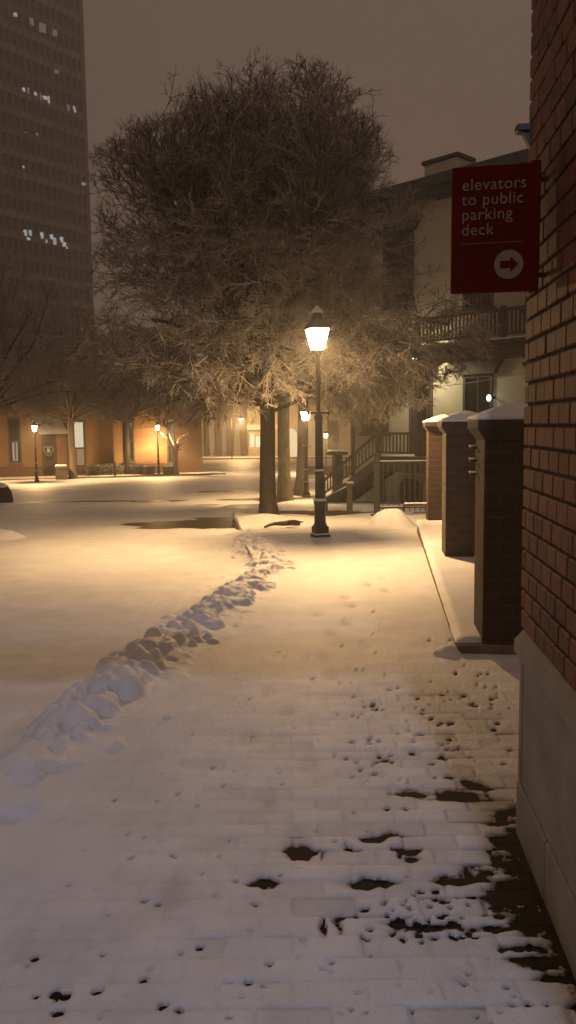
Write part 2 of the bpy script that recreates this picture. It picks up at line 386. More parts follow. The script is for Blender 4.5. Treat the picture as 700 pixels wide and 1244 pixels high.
# --- road snow
wet = []
for px, py, rx, ry, s in [(245,636,1.1,1.1,2.0),(205,636,.9,.6,1.6),(282,633,.8,1.3,2.2),(175,611,2.2,.9,.62),(330,607,1.5,1.2,1.2),(300,616,.9,1.0,1.3)]:
    q = ground(px, py, -.08); wet.append((q[0], q[1], rx, ry, s))
def z_road(X, Y):
    T = .05 + .05*fbm(X*.35, Y*.9, 71) + .02*fbm(X*2.5, Y*4, 81) + .006*fbm(X*14, Y*18, 91, 3)
    # packed wheel ruts sweeping across the square; their dark bands also imitate trunk-shadow streaks
    c = Y - .10*X
    for c0, w, d in [(9.9,.22,.018),(11.4,.24,.02),(13.6,.35,.02),(18.4,.35,.05),(20.2,.35,.05),(23.2,.5,.055),(27,.6,.06),(31,.6,.055),(36,.8,.06),(40,.8,.06)]:
        T -= d*np.exp(-((c-c0)/w)**2)*(.6+.8*vnoise(X*2, Y*2, 5))
    b = np.zeros_like(T)
    for x, y, rx, ry, s in wet:
        b = np.maximum(b, s*np.exp(-((X-x)/rx)**2-((Y-y)/ry)**2))
    T -= .13*np.clip(b*(.75+1.5*fbm(X*1.6, Y*2.2, 95)+.5*fbm(X*7, Y*8, 96)), 0, 1.2)
    T += .012*fbm(X*6, Y*7, 131)*(1-sstep(9, 16, Y))
    # the snow thins next to the shovelled bank; trampled prints beside it
    e = kerb(Y)-X
    T -= .015*(1-sstep(.1, .5, e))
    return g(Y)-.08 + np.maximum(T, -.02)
cols = 1-np.geomspace(1, .0006, 230)
cols = np.concatenate([[0], cols[1:], [1.0]]) if cols[-1] < 1 else cols
rs = sheet(rows[rows > 2.0], lambda y: y*0-62, lambda y: kerb(y)-.09, cols, z_road, 'road_snow', SNOW)
tag(rs, 'smooth snow covering the open roadway of the square', 'snow', kind='stuff')

# --- lumpy bank of shovelled snow along the kerb
rb = random.Random(3)
arc = np.linspace(2.6, 14.4, 850)
def bank_h(y): return np.interp(y, [2.6, 3.0, 3.5, 3.9, 4.3, 4.9, 5.6, 6.6, 7.6, 8.6, 9.6, 11, 13, 14.6, 16.5, 18.6], [.04,.09,.06,.07,.15,.16,.13,.12,.11,.10,.08,.07,.06,.03,.02,.01])
lumps = []
for _ in range(460):
    y = rb.uniform(2.7, 14.2); h = float(bank_h(y)); t = rb.gauss(0, .10)
    r = rb.uniform(.045, .11)*(.7+2.0*h)
    lumps.append((t, y, r, h*rb.uniform(.3, 1.05)*math.exp(-(t/.20)**2), rb.uniform(.7,1.6)))
for _ in range(420):
    y = rb.uniform(2.7, 14.2); h = float(bank_h(y)); t = rb.gauss(0, .15); r = rb.uniform(.014, .045)*(1+.06*y)
    lumps.append((t, y, r, h*.85*math.exp(-(t/.22)**2)+rb.uniform(.005,.03)*(1 if y < 12 else .4), rb.uniform(.7,1.5)))
for px, py, r, h in [(165,805,.10,.14),(215,790,.08,.11),(150,850,.14,.13),(120,870,.12,.09),(25,940,.16,.06),(45,925,.10,.07),(12,985,.13,.05),(5,935,.12,.07),(185,790,.08,.15)]:
    q = ground(px, py); lumps.append((q[0]-float(kerb(q[1])), q[1], r, h, 1.0))
tt = np.linspace(-.62, .62, 92)
Yb = np.repeat(arc[:, None], len(tt), 1); Tb = np.repeat(tt[None, :], len(arc), 0)
H = bank_h(Yb)*.42*np.exp(-(Tb/.20)**2)
Tw = Tb + .08*fbm(Tb*10, Yb*10, 7) + .035*fbm(Tb*34, Yb*34, 9, 3); Yw = Yb + .08*fbm(Tb*10, Yb*10, 8) + .035*fbm(Tb*34, Yb*34, 10, 3)
for t, y, r, h, e in lumps:
    m = (abs(Tw-t) < r*1.2) & (abs(Yw-y) < r*1.6)
    an = (t*57.3+y*31.7) % 3.14; ca, sa = math.cos(an), math.sin(an); pw = 1.2+((y*17.3) % 1.0)*1.5
    u = ((Tw[m]-t)*ca+(Yw[m]-y)*sa)/r; v = (-(Tw[m]-t)*sa+(Yw[m]-y)*ca)/(r*e)
    q = 1-abs(u)**pw-abs(v)**pw
    H[m] = np.maximum(H[m], h*np.clip(q*1.6, 0, 1)**.6*(1+.25*u))
H += .045*fbm(Tb*7, Yb*7, 14)*np.exp(-(Tb/.36)**2) + .020*fbm(Tb*20, Yb*20, 15)*np.exp(-(Tb/.36)**2)
for _ in range(3):
    Hp = np.pad(H, 1, mode='edge'); H = (Hp[:-2,1:-1]+Hp[2:,1:-1]+Hp[1:-1,:-2]+Hp[1:-1,2:]+4*H)/8
H += .010*fbm(Tb*45, Yb*45, 16)*np.exp(-(Tb/.30)**2)
edge = sstep(.62, .42, abs(Tb))
side = np.where(Tb > 0, .012, -.085)
base = np.interp(Tb, [-.62,-.25,.1,.62], [-.045,-.02,.018,.012])
Zb = g(Yb) + base + H*edge - .05*(1-sstep(.62, .50, abs(Tb))) - .06*(1-sstep(2.6, 2.75, Yb)) - .07*sstep(13.2, 14.4, Yb)
Xb = kerb(Yb) + Tb
V = np.stack([Xb, Yb, Zb], -1).reshape(-1, 3); n, k = Tb.shape
i = np.arange(n-1)[:, None]*k + np.arange(k-1)[None, :]
bk = mesh_from('snow_bank', V, np.stack([i, i+1, i+k+1, i+k], -1).reshape(-1, 4), SNOW, None, True)
tag(bk, 'lumpy ridge of shovelled snow along the kerb', 'snow', kind='stuff')

def snow_pile(name, c, rx, ry, h, label, seed=0, rot=0, n=56, lump=.25):
    """a heap of snow, heightfield on a disc"""
    V = []; F = []; rad = np.linspace(0, 1, 22)
    A = np.linspace(0, 2*pi, n, endpoint=False)
    Rr, Aa = np.meshgrid(rad, A, indexing='ij')
    ex = 1+.3*fbm(np.cos(Aa)*1.2+5, np.sin(Aa)*1.2+5, seed)
    X = Rr*np.cos(Aa)*rx*ex; Y = Rr*np.sin(Aa)*ry*ex
    Z = h*(np.cos(Rr*pi)*.5+.5)**.8*(1+lump*2*fbm(X*4+9, Y*4, seed+3)) + h*.25*fbm(X*9, Y*9, seed+5)*(1-Rr) - .05*Rr**4
    V = np.stack([X, Y, Z], -1).reshape(-1, 3)
    i = np.arange(21)[:, None]*n + np.arange(n)[None, :]; j = np.arange(21)[:, None]*n + (np.arange(n)[None, :]+1) % n
    F = np.stack([i, i+n, j+n, j], -1).reshape(-1, 4)
    o = mesh_from(name, V, F, SNOW, None, True); o.location = [float(v) for v in c]; o.rotation_euler = (0, 0, rot)
    return tag(o, label, 'snow pile')
q = ground(483, 648); snow_pile('snow_pile', (q[0], q[1]+.75, g(q[1]+.75)-.02), .58, .7, .40, 'rounded heap of snow in front of the iron fence', 2)
q = ground(8, 650); snow_pile('snow_pile', (q[0]-.15, q[1], g(q[1])-.12), .75, .6, .22, 'low snow heap at the left edge of the roadway', 4)
q = ground(545, 797); snow_pile('snow_pile', (q[0], q[1], g(q[1])-.01), .16, .14, .075, 'small snow clump at the near end of the low ledge', 6, lump=.8)
q = ground(612, 790); snow_pile('snow_pile', (q[0]+.05, q[1]+.2, g(q[1])-.01), .20, .42, .17, 'snow drift between the nearest brick pier and the brick wall', 8)
q = ground(322, 648); snow_pile('snow_pile', (q[0]-.1, q[1], g(q[1])-.02), .55, .5, .10, 'low snow drift in front of the big tree', 12)
# ================================================================== TREES
def tubes_np(P0, P1, R0, R1, n):
    P0 = np.asarray(P0); P1 = np.asarray(P1); R0 = np.asarray(R0)[:, None]; R1 = np.asarray(R1)[:, None]
    D = P1-P0; L = np.linalg.norm(D, axis=1, keepdims=True)+1e-9; D = D/L
    ref = np.where(abs(D[:, 2:3]) < .9, np.array([[0,0,1.]]), np.array([[1.,0,0]]))
    A = np.cross(D, ref); A /= np.linalg.norm(A, axis=1, keepdims=True); B = np.cross(D, A)
    m = len(P0); V = np.zeros((m, 2*n, 3))
    for k in range(n):
        c, s = math.cos(2*pi*k/n+.5), math.sin(2*pi*k/n+.5)
        V[:, k] = P0 + R0*(A*c+B*s); V[:, n+k] = P1 + R1*(A*c+B*s)
    base = (np.arange(m)*2*n)[:, None]
    F = np.concatenate([np.stack([base[:, 0]+k, base[:, 0]+(k+1) % n, base[:, 0]+n+(k+1) % n, base[:, 0]+n+k], -1) for k in range(n)], 0)
    return V.reshape(-1, 3), F

def grow_tree(seed, env, z0, fork, tr, limbs, twig_r=.006, lean=(0,0), dens=1.0, n1=.30, n2=.17, ymin=-99):
    """trunk, limbs in three tiers, then three more orders of branches and twigs, kept inside a ragged crown envelope (z, radius)"""
    r = random.Random(seed); rn = np.random.default_rng(seed)
    zs = [a for a, _ in env]; rs_ = [b for _, b in env]; zb, zt = zs[0], zs[-1]
    reach = [1.0]
    def inside(p):
        if p[2] > zb+(zt-zb)*reach[0]+.1 or p[2] < zb-.2: return False
        if p[1] < ymin: return False
        dx, dy = p[0]-lean[0], p[1]-lean[1]; a = math.atan2(dy, dx)
        R = np.interp(p[2]/max(reach[0],1)+.25*math.sin(5*a+seed), zs, rs_)*(1+.10*math.sin(3*a+seed+p[2])+.12*math.sin(7*a+2.3*p[2])+.06*math.sin(17*a+5*p[2]))
        R *= reach[0]; return dx*dx+dy*dy < R*R
    S0=[];S1=[];A0=[];A1=[]; B0=[];B1=[];C0=[];C1=[]
    def norm(v): return v/(math.sqrt(v[0]*v[0]+v[1]*v[1]+v[2]*v[2])+1e-9)
    def perp(d, phi):
        a = np.array([0,0,1.]) if abs(d[2]) < .9 else np.array([1.,0,0])
        u = norm(np.array([d[1]*a[2]-d[2]*a[1], d[2]*a[0]-d[0]*a[2], d[0]*a[1]-d[1]*a[0]])); v = np.array([d[1]*u[2]-d[2]*u[1], d[2]*u[0]-d[0]*u[2], d[0]*u[1]-d[1]*u[0]])
        return u*math.cos(phi)+v*math.sin(phi)
    STEP = [.26,.20,.15,.11,.075]
    WOB = [.055,.10,.15,.19,.25]
    def grow(p, d, L, r0, r1, lev):
        st = STEP[lev]; n = max(2, int(L/st)); st = L/n; phi = r.uniform(0, 6.28); acc = r.random()*.5
        for k in range(n):
            t = k/n; hrel = (p[2]-zb)/(zt-zb)
            d = d + rn.normal(0, WOB[lev], 3)
            if lev == 0: d[2] += .045*(hrel > .35) - .05*(hrel <= .35)*(t > .35)
            else: d[2] += (.10 if hrel > .55 else (-.02 if hrel > .35 else -.11))*(.6 if lev < 2 else 1.0)
            d = norm(d); q = p + d*st
            if lev < 4 and not inside(q): break
            ra = r0+(r1-r0)*t; rb_ = r0+(r1-r0)*(t+1/n)
            if lev == 0 and ra > .026: B0.append(p); B1.append(q); C0.append(ra); C1.append(rb_)
            else: S0.append(p); S1.append(q); A0.append(ra); A1.append(rb_)
            p = q
            if lev == 4: continue
            sp = [n1, n2, .095, .072][lev]/dens
            acc += st
            if (lev == 0 and t < .14): acc = 0
            while acc > sp:
                acc -= sp*r.uniform(.75, 1.25); phi += 2.4+r.uniform(-.5,.5)
                if lev >= 1 and hrel < .6: side = perp(d, (0 if r.random() < .5 else pi)+r.gauss(0,.55))   # flat sprays low in the crown
                else: side = perp(d, phi)
                an = r.uniform(.5, .95); c = norm(d*math.cos(an)+side*math.sin(an))
                if lev == 0: l2 = L*r.uniform(.28,.5)*(1-.55*t)+.3; grow(p, c, l2, min(rb_*.55, .030), .008, 1)
                elif lev == 1: grow(p, c, L*r.uniform(.3,.55)*(1-.5*t)+.18, min(rb_*.7, twig_r*1.6), twig_r*1.05, 2)
                elif lev == 2: grow(p, c, r.uniform(.16,.40), twig_r, twig_r*.75, 3)
                else: grow(p, c, r.uniform(.07,.17), twig_r*.75, twig_r*.5, 4)
    nt = 9; tp = None; prev = None
    for i in range(nt):
        t = i/(nt-1); q = np.array([lean[0]*t+.025*math.sin(5*t+seed), lean[1]*t, z0+(fork-z0)*t]); ra = tr*(1-.16*t+.45*max(0, 1-t*5)**2)
        if prev is not None: B0.append(prev); B1.append(q); C0.append(pr); C1.append(ra)
        prev, pr = q, ra
    a = seed
    for cntl, e0, e1, za, L, rr0 in limbs:
        for k in range(cntl):
            a += 2.399+r.uniform(-.25,.25); e = math.radians(r.uniform(e0, e1)); z = fork-za*r.random()
            reach[0] = r.choice([.80,.86,.92,1.0,1.04]) if e1 > 40 else r.uniform(.9, 1.1)
            u = (z-z0)/(fork-z0); p = np.array([lean[0]*u, lean[1]*u, z])
            grow(p, np.array([math.cos(a)*math.cos(e), math.sin(a)*math.cos(e), math.sin(e)]), L*r.uniform(.85,1.1), tr*rr0, .012, 0)
    print('tree', seed, len(S0))
    return tubes_np(np.array(B0), np.array(B1), np.array(C0), np.array(C1), 10), tubes_np(np.array(S0), np.array(S1), np.array(A0), np.array(A1), 3)

def tree(name, loc, data, label, group=None, rz=0, bark=BARK, twig=TWIG):
    t = empty(name, loc, rz, label, 'tree', group)
    mesh_from('trunk', data[0][0], data[0][1], bark, t, True)
    mesh_from('crown', data[1][0], data[1][1], twig, t, False)
    return t
b = ground(328, 629); bx, by = b[0], b[1]; bz = float(g(by))
main = grow_tree(4, [(2.05,2.3),(2.5,3.4),(3.0,3.95),(4.0,3.8),(5.0,3.4),(6.0,3.15),(6.8,2.95),(7.3,2.65),(7.7,2.2),(8.0,1.4)], -.05, 2.95, .168,
    [(6,66,87,.25,6.4,.50),(9,46,66,.5,6.0,.42),(9,22,44,.8,4.6,.34),(9,0,22,.9,3.9,.26)], .0068, lean=(-.06,.1), dens=.95, ymin=-2.55)
main_tree = tree('snowy_tree', (bx, by, bz), main, 'big bare tree with snow-dusted twigs standing behind the lit street lamp')
row = grow_tree(9, [(3.3,2.6),(4.0,4.3),(5.0,4.9),(6,4.5),(7.5,3.7),(9,2.4),(9.8,.8)], -.05, 4.0, .20,
    [(4,64,86,.25,7.0,.5),(6,42,64,.5,6.4,.42),(7,20,42,.8,5.4,.34),(6,2,20,.9,4.8,.26)], .011, dens=.62)
q = ground(155, 577); t1 = tree('snowy_tree', (q[0], q[1], g(q[1])), row, 'dark-trunked street tree beside the middle window of the orange building', 'trees along the far street')
def again(src, px, py, label, rz, sc, group='trees along the far street', dy=0, dz=0.0):
    c = copy_tree(src); q = ground(px, py) if py else None
    c.location = (float(q[0]), float(q[1])+dy, float(g(q[1]+dy))+dz); c.rotation_euler = (0,0,rz); c.scale = (sc,sc,sc)
    c['label'] = label; c['group'] = group; return c
t2 = again(t1, 89, 581, 'street tree with pale trunk in front of the brightly lit window', 1.9, 1.0)
for ch in t2.children:
    if ch.name.startswith('trunk'):
        ch.data = ch.data.copy(); ch.data.materials[0] = bark_mat('bark_grey', (.12,.085,.055), (.2,.15,.1), .2, .5, .9)
t3 = again(t1, -8, 592, 'tall street tree whose trunk is cut by the left picture edge', 3.4, 1.12)
t4 = again(t1, 366, 600, 'leaning slim dark tree standing farthest behind the street lamp post', 4.1, 1.12)
t5 = again(t1, 346, 609, 'street tree with pale lamplit trunk just right of the big tree trunk', 5.2, 1.12)
for ch in t5.children:
    if ch.name.startswith('trunk'):
        ch.data = ch.data.copy(); ch.data.materials[0] = BARK_PALE
t4.rotation_euler = (0, math.radians(-3.5), 4.1)
# young tree by the right end of the orange building
yt = grow_tree(15, [(1.5,.6),(2.0,1.0),(2.6,.9),(3.1,.4)], -.05, 1.7, .16, [(6,30,80,.3,1.3,.5),(5,0,30,.3,1.0,.4)], .016, dens=.7)
q = ground(214, 577); tree('young_tree', (q[0], q[1], g(q[1])), yt, 'small snow-laden young tree before the right end of the orange building', bark=bark_mat('bark_young', (.16,.12,.08), (.26,.2,.13), .3, .4, .9))

q0 = ground(322, 644, .03); q1 = ground(365, 641, .03)
fbm_ = MB(); L_ = [q0+(q1-q0)*u+np.array([0, .10*math.sin(9*u), .05+.05*math.sin(3*u)]) for u in np.linspace(0, 1, 9)]
fbm_.tube(L_, [.02,.025,.03,.035,.04,.045,.05,.05,.03], 7).tube([L_[5], L_[5]+np.array([.12,-.14,.05]), L_[5]+np.array([.26,-.22,.04])], [.03,.02,.01], 6)
fl_ = fbm_.build('fallen_branch', BARK, None, True); tag(fl_, 'dark fallen branch lying on the snow between the big tree and lamp post', 'branch')
# ================================================================== STREET LAMPS
LAMP_COL = (1.0, .60, .25)
def make_lamp():
    t = empty('street_lamp')
    MB().box(-.115,.115,-.115,.115,-.1,.07,.012).box(-.10,.10,-.10,.10,.07,.19,.012).build('base', BLACK, t)
    MB().lathe([(.098,.19),(.098,.21),(.085,.23),(.082,.50),(.092,.52),(.092,.55),(.070,.58),(.064,.95),(.068,.96),(.068,.99),(.060,1.0),(.052,1.72),(.062,1.74),(.062,1.78),(.030,1.82),(.026,2.62),(.045,2.66),(.05,2.69),(.075,2.70)], 16).build('pole', BLACK, t, True)
    MB().tube([(-.16,0,1.83),(.16,0,1.83)], .014).lathe([(.02,1.80),(.02,1.86)],8,(-.16,0)).lathe([(.02,1.80),(.02,1.86)],8,(.16,0)).build('ladder_bar', BLACK, t)
    r0, r1, z0, z1 = .095, .195, 2.71, 3.02
    fr = MB()
    fr.lathe([(r0+.01,2.695),(r0+.012,2.72)], 4, rot=pi/4)
    fr.lathe([(r1+.015,3.02),(r1+.015,3.04)], 4, rot=pi/4)
    for i in range(4):
        a = pi/4+i*pi/2; fr.tube([(r0*math.cos(a), r0*math.sin(a), z0), (r1*math.cos(a), r1*math.sin(a), z1)], .007, 5)
    fr.build('lantern_frame', BLACK, t)
    gl = MB(); V = [(r*math.cos(pi/4+i*pi/2), r*math.sin(pi/4+i*pi/2), z) for r, z in ((r0-.004,z0+.012),(r1-.006,z1-.002)) for i in range(4)]
    gl.add(V, [(i, (i+1) % 4, 4+(i+1) % 4, 4+i) for i in range(4)])
    gl.build('lantern_glass', emis('lantern_glass', (1.0,.74,.42), 40, .55), t)
    MB().lathe([(.215,3.04),(.20,3.06),(.10,3.15),(.075,3.19),(.085,3.20),(.07,3.24),(.02,3.27)], 4, rot=pi/4).build('lantern_roof', BLACK, t)
    MB().lathe([(.012,3.26),(.018,3.30),(.006,3.335)], 8).build('finial', BLACK, t, True)
    MB().lathe([(.088,3.245),(.088,3.262),(.045,3.315),(.016,3.345)], 12).build('snow_cap', SNOW, t)
    MB().lathe([(.105,.56),(.102,.575),(.07,.595)], 14).build('snow_ring', SNOW, t)
    MB().box(-.16,.16,-.015,.015,1.845,1.862,.006).build('snow_strip', SNOW, t)
    MB().lathe([(.073,.992),(.070,1.008),(.058,1.02)],12).build('snow_ring', SNOW, t)
    MB().box(-.12,.12,-.12,.12,.07,.088,.006).build('snow_ledge', SNOW, t)
    return t
def lamp_light(name, loc, power, col=LAMP_COL, rad=.05, batwing=True):
    L = bpy.data.lights.new(name, 'POINT'); L.energy = power; L.color = col; L.shadow_soft_size = rad
    if batwing:        # lantern optics: less straight down, more towards the sides
        L.use_nodes = True; nt = L.node_tree; nt.nodes.clear()
        out = nt.nodes.new('ShaderNodeOutputLight'); e = nt.nodes.new('ShaderNodeEmission')
        ge = nt.nodes.new('ShaderNodeTexCoord'); sx = nt.nodes.new('ShaderNodeSeparateXYZ'); nt.links.new(ge.outputs['Normal'], sx.inputs[0])
        cr = nt.nodes.new('ShaderNodeValToRGB'); cr.color_ramp.interpolation = 'EASE'; el = cr.color_ramp.elements
        hf = nt.nodes.new('ShaderNodeMapRange'); hf.inputs['From Min'].default_value = -1; nt.links.new(sx.outputs['Z'], hf.inputs['Value'])
        el[0].position = 0; el[0].color = (.34,.34,.34,1); el[1].position = .20; el[1].color = (1,1,1,1)
        for p_, v_ in ((.30,.48),(.37,.26),(.45,.22),(.52,.09),(.70,.04)): e_ = el.new(p_); e_.color = (v_,v_,v_,1)
        nt.links.new(hf.outputs[0], cr.inputs[0]); nt.links.new(cr.outputs[0], e.inputs['Strength']); nt.links.new(e.outputs[0], out.inputs[0])
    o = bpy.data.objects.new(name, L); COL.objects.link(o); o.location = [float(v) for v in loc]; return o
lamp = make_lamp()
tag(lamp, 'tall black lamp post with glowing lantern on the snowy sidewalk before the big tree', 'street lamp', 'lantern street lamps')
lb = ground(391, 656); lamp.location = (float(lb[0])-.02, float(lb[1]), float(g(lb[1]))+.02); lamp.rotation_euler = (0, math.radians(-.4), .35)
sc0 = 1.0
LIGHTS = []
lamp_light('street_lamp_light', (lamp.location.x-.02, lamp.location.y, lamp.location.z+2.88), 3200)
def far_lamp(px, py_top, base, label, power, sc):
    c = copy_tree(lamp); c.location = (float(base[0]), float(base[1]), float(g(base[1]))+.02); c.rotation_euler = (0,0,random.uniform(0,.6)); c.scale = (sc,sc,sc); c['label'] = label
    lamp_light('street_lamp_light', (base[0], base[1], float(g(base[1]))+.02+2.88*sc), power)
    return c
far_lamp(45, 512, ground(45, 585), 'leftmost lit lamp post, beside the canopy over the entrance door', 4200, 1.0)
far_lamp(191, 512, ground(193, 577), 'lit lamp post near the right end of the orange building', 4200, 1.0)
q = at(371.5, 509, 29); far_lamp(371, 0, (q[0], 29.0), 'lit lamp post seen between the slim leaning tree and the near lamp pole', 3000, 1.0)
q = at(396, 530, 50); far_lamp(395, 0, (q[0], 50.0), 'small lit lamp post just right of the near lamp pole, down the street', 3500, .79)

# ================================================================== BRICK WALL with stone base, right edge
wall = empty('brick_wall', (K[0], K[1], 0), -WA, 'dark red brick building wall on a grey stone base at the right edge', 'wall')
# bricks as small bevelled boxes over mortar, in courses; local y runs along the wall (0 at far corner)
BV = []; BF = []; TONE = []
rbk = random.Random(2)
ch, hj = .0745, .011
z = .80; c = 0
mb = MB()
while z < 5.4:
    y = 0.0 if c % 2 == 0 else 0.0
    first_len = .064 if c % 2 else .128
    L = first_len
    while y > -5.6:
        y0 = y-L
        dx = rbk.uniform(-.0015,.0015)
        n0 = len(mb.v)
        mb.box(dx, .11, y0+.006, y if y == 0.0 else y, z, z+ch-hj, .004)
        tn = rbk.random(); TONE += [tn]*(len(mb.v)-n0)
        y = y0; L = .128+rbk.uniform(-.005,.005)
    # return face on the far end
    x = .115
    if c % 2 == 0: x = .115
    while x < .9:
        n0 = len(mb.v); mb.box(x, x+.198, -.11, rbk.uniform(-.003,.003), z, z+ch-hj, .004); TONE += [rbk.random()]*(len(mb.v)-n0); x += .204
    z += ch; c += 1
bw = mb.build('brickwork', WALL_BRICK, wall)
a_ = bw.data.attributes.new('tone', 'FLOAT', 'POINT'); a_.data.foreach_set('value', np.array(TONE, dtype=np.float32))
MB().box(.010, .9, -5.6, -.010, .70, 5.45).build('mortar_bed', MORTAR, wall)
sb = MB()
sb.box(-.004, .95, -.46, .006, -.1, .205, .006); sb.box(-.003, .95, -1.55, -.464, -.1, .205, .006); sb.box(-.004, .95, -5.6, -1.554, -.1, .205, .006)
sb.box(.000, .95, -.050, .004, .209, .70, .006); sb.box(.003, .95, -1.02, -.054, .209, .70, .006); sb.box(.002, .95, -5.6, -1.024, .209, .70, .006)
sb.build('stone_base', STONE, wall)
# sloped water table over the stone base
wt = MB(); wt.add([(-.018,-5.6,.70),(-.018,.02,.70),(.95,.02,.70),(.95,-5.6,.70),(-.018,-5.6,.745),(-.018,.02,.745),(.95,.02,.745),(.95,-5.6,.745),(.012,-5.6,.793),(.012,-.01,.793),(.95,-.01,.793),(.95,-5.6,.793)],
    [(0,1,5,4),(1,2,6,5),(4,5,9,8),(5,6,10,9),(8,9,10,11),(0,3,2,1),(4,8,11,7),(0,4,7,3)])
wt.build('water_table', STONE, wall)
q = at(634, 168, K[1]); MB().box(-.045,.012,-.02,.03,q[2]+.02,q[2]+.045,.004).prism([(-.025,q[2]+.02),(.012,q[2]+.02),(.012,q[2]-.05)], -.01, .02).build('wall_bracket', CHARCOAL, wall)

# added unseen slab and bar: shade the sign and cast a band across the sidewalk
blocker = empty('light_blocker', (0, 0, 0), 0, 'added unseen slab and crossbar above the sidewalk that block the floodlight', 'canopy')
MB().box(.12, .80, -4.5, 1.08, 3.46, 3.54, .01).build('blocker_slab', BLACK, blocker)
MB().box(-4.2, .12, .30, .52, 3.44, 3.56, .01).build('blocker_bar', BLACK, blocker)
MB().box(-4.3, -4.18, .35, .47, -.05, 3.439, .01).build('post', BLACK, blocker)  # post added to carry the unseen bar
# ================================================================== RED BLADE SIGN
sg = empty('blade_sign', (0,0,0), 0, 'dark red projecting sign reading elevators to public parking deck with right arrow', 'sign')
sy = 2.74
p_tl = at(549, 206, sy+.035); p_tr = at(650, 198, sy-.03); p_bl = at(546, 358, sy+.035); p_br = at(651, 353, sy-.03)
xl, xr2 = (p_tl[0]+p_bl[0])/2, (p_tr[0]+p_br[0])/2; zb_, zt_ = (p_bl[2]+p_br[2])/2, (p_tl[2]+p_tr[2])/2
sg.location = (float((xl+xr2)/2), sy, float((zb_+zt_)/2)); sg.rotation_euler = (0, math.radians(.3), math.radians(-11))
sw_, sh_ = (xr2-xl)/2/math.cos(math.radians(11)), (zt_-zb_)/2
MB().box(-sw_, sw_, -.013, .013, -sh_, sh_, .004).build('sign_panel', RED, sg)
MB().box(sw_-.018, sw_+.014, -.017, .017, -sh_-.004, sh_+.006, .003).build('mounting_rail', RED, sg)
for k in (.75, -.75): MB().tube([(sw_,0,sh_*k),(sw_+.10,0,sh_*k)], .008).build('mounting_arm', BLACK, sg)
def text_mesh(txt, size, x, z, m, parent):
    cu = bpy.data.curves.new('lettering', 'FONT'); cu.body = txt; cu.size = size; cu.extrude = .0008; cu.offset = 0; cu.space_character = 1.06
    o = bpy.data.objects.new('lettering_curve', cu); COL.objects.link(o)
    bpy.context.view_layer.update()
    me = bpy.data.meshes.new_from_object(o.evaluated_get(bpy.context.evaluated_depsgraph_get()))
    bpy.data.objects.remove(o); me.name = 'lettering'; me.materials.clear(); me.materials.append(m)
    t = bpy.data.objects.new('lettering', me); COL.objects.link(t); t.parent = parent
    t.rotation_euler = (pi/2, 0, 0); t.location = (x, -.0145, z); return t
u_ = 2*sw_/102.0    # metres per photo pixel on the sign
xt = -sw_ + 12.5*u_
for ln, base in zip(['elevators','to public','parking','deck'], [232.5, 250.5, 268.5, 287.0]):
    t = text_mesh(ln, 20.5*u_, xt, sh_-(base-203.5)*u_*1.0, WHITE, sg)
    wdt = t.dimensions[0] if False else max(v.co.x for v in t.data.vertices)
    if ln == 'elevators': fx = 77.5*u_/wdt
    t.scale = (fx, 1.0*max(fx,.95), 1)
MB().box(xt, xt+75*u_, -.0147, -.0130, sh_-94.3*u_, sh_-93.3*u_).build('divider_line', mat('sign_pink', (.30,.14,.15), (.34,.16,.17), .5, 4, 0), sg)
dc = MB(); cx_, cz_, cr_ = xt+58.5*u_, sh_-121*u_, 17.6*u_
V = [(cx_+cr_*math.cos(2*pi*i/40), y, cz_+cr_*math.sin(2*pi*i/40)) for y in (-.0147,-.0130) for i in range(40)]
dc.add(V, [tuple(range(40)), tuple(range(79,39,-1))]+[(i, 40+i, 40+(i+1) % 40, (i+1) % 40) for i in range(40)]).build('arrow_disc', WHITE, sg)
a = u_
MB().prism([(cx_-10.5*a,cz_-4.6*a),(cx_+2*a,cz_-4.6*a),(cx_+2*a,cz_-9.5*a),(cx_+11.5*a,cz_),(cx_+2*a,cz_+9.5*a),(cx_+2*a,cz_+4.6*a),(cx_-10.5*a,cz_+4.6*a)], -.0162, -.0149).build('arrow', RED, sg)

# ================================================================== LEDGE AND PIERS
LA = math.atan2(.8367, 7.0325)     # direction of the ledge
e0 = np.array([1.1266, 5.40]); led = empty('low_ledge', (e0[0], e0[1], 0), -LA, 'long low concrete ledge under the brick piers, topped with snow', 'ledge')
MB().box(0, 1.6, .0, 7.15, -.7, .075, .012).build('ledge_body', CONC, led)
def soft_slab(x0, x1, y0, y1, z0, h, nx, ny, seed):
    xs = np.linspace(x0, x1, nx); ys = np.linspace(y0, y1, ny); X, Y = np.meshgrid(xs, ys, indexing='ij')
    e = np.minimum(np.minimum(X-x0, x1-X), np.minimum(Y-y0, y1-Y))
    Z = z0 + h*sstep(-.008, .05, e) + .012*fbm(X*5, Y*3, seed)*sstep(0, .08, e)
    X = X + .012*fbm(X*7, Y*7, seed+1)*(X < x0+.05)
    V = np.stack([X, Y, Z], -1).reshape(-1, 3); i = np.arange(nx-1)[:, None]*ny + np.arange(ny-1)[None, :]
    return V, np.stack([i, i+ny, i+ny+1, i+1], -1).reshape(-1, 4)
V, F = soft_slab(-.012, 1.6, .06, 7.16, .074, .035, 60, 220, 3); mesh_from('snow_cover', V, F, SNOW, led, True)
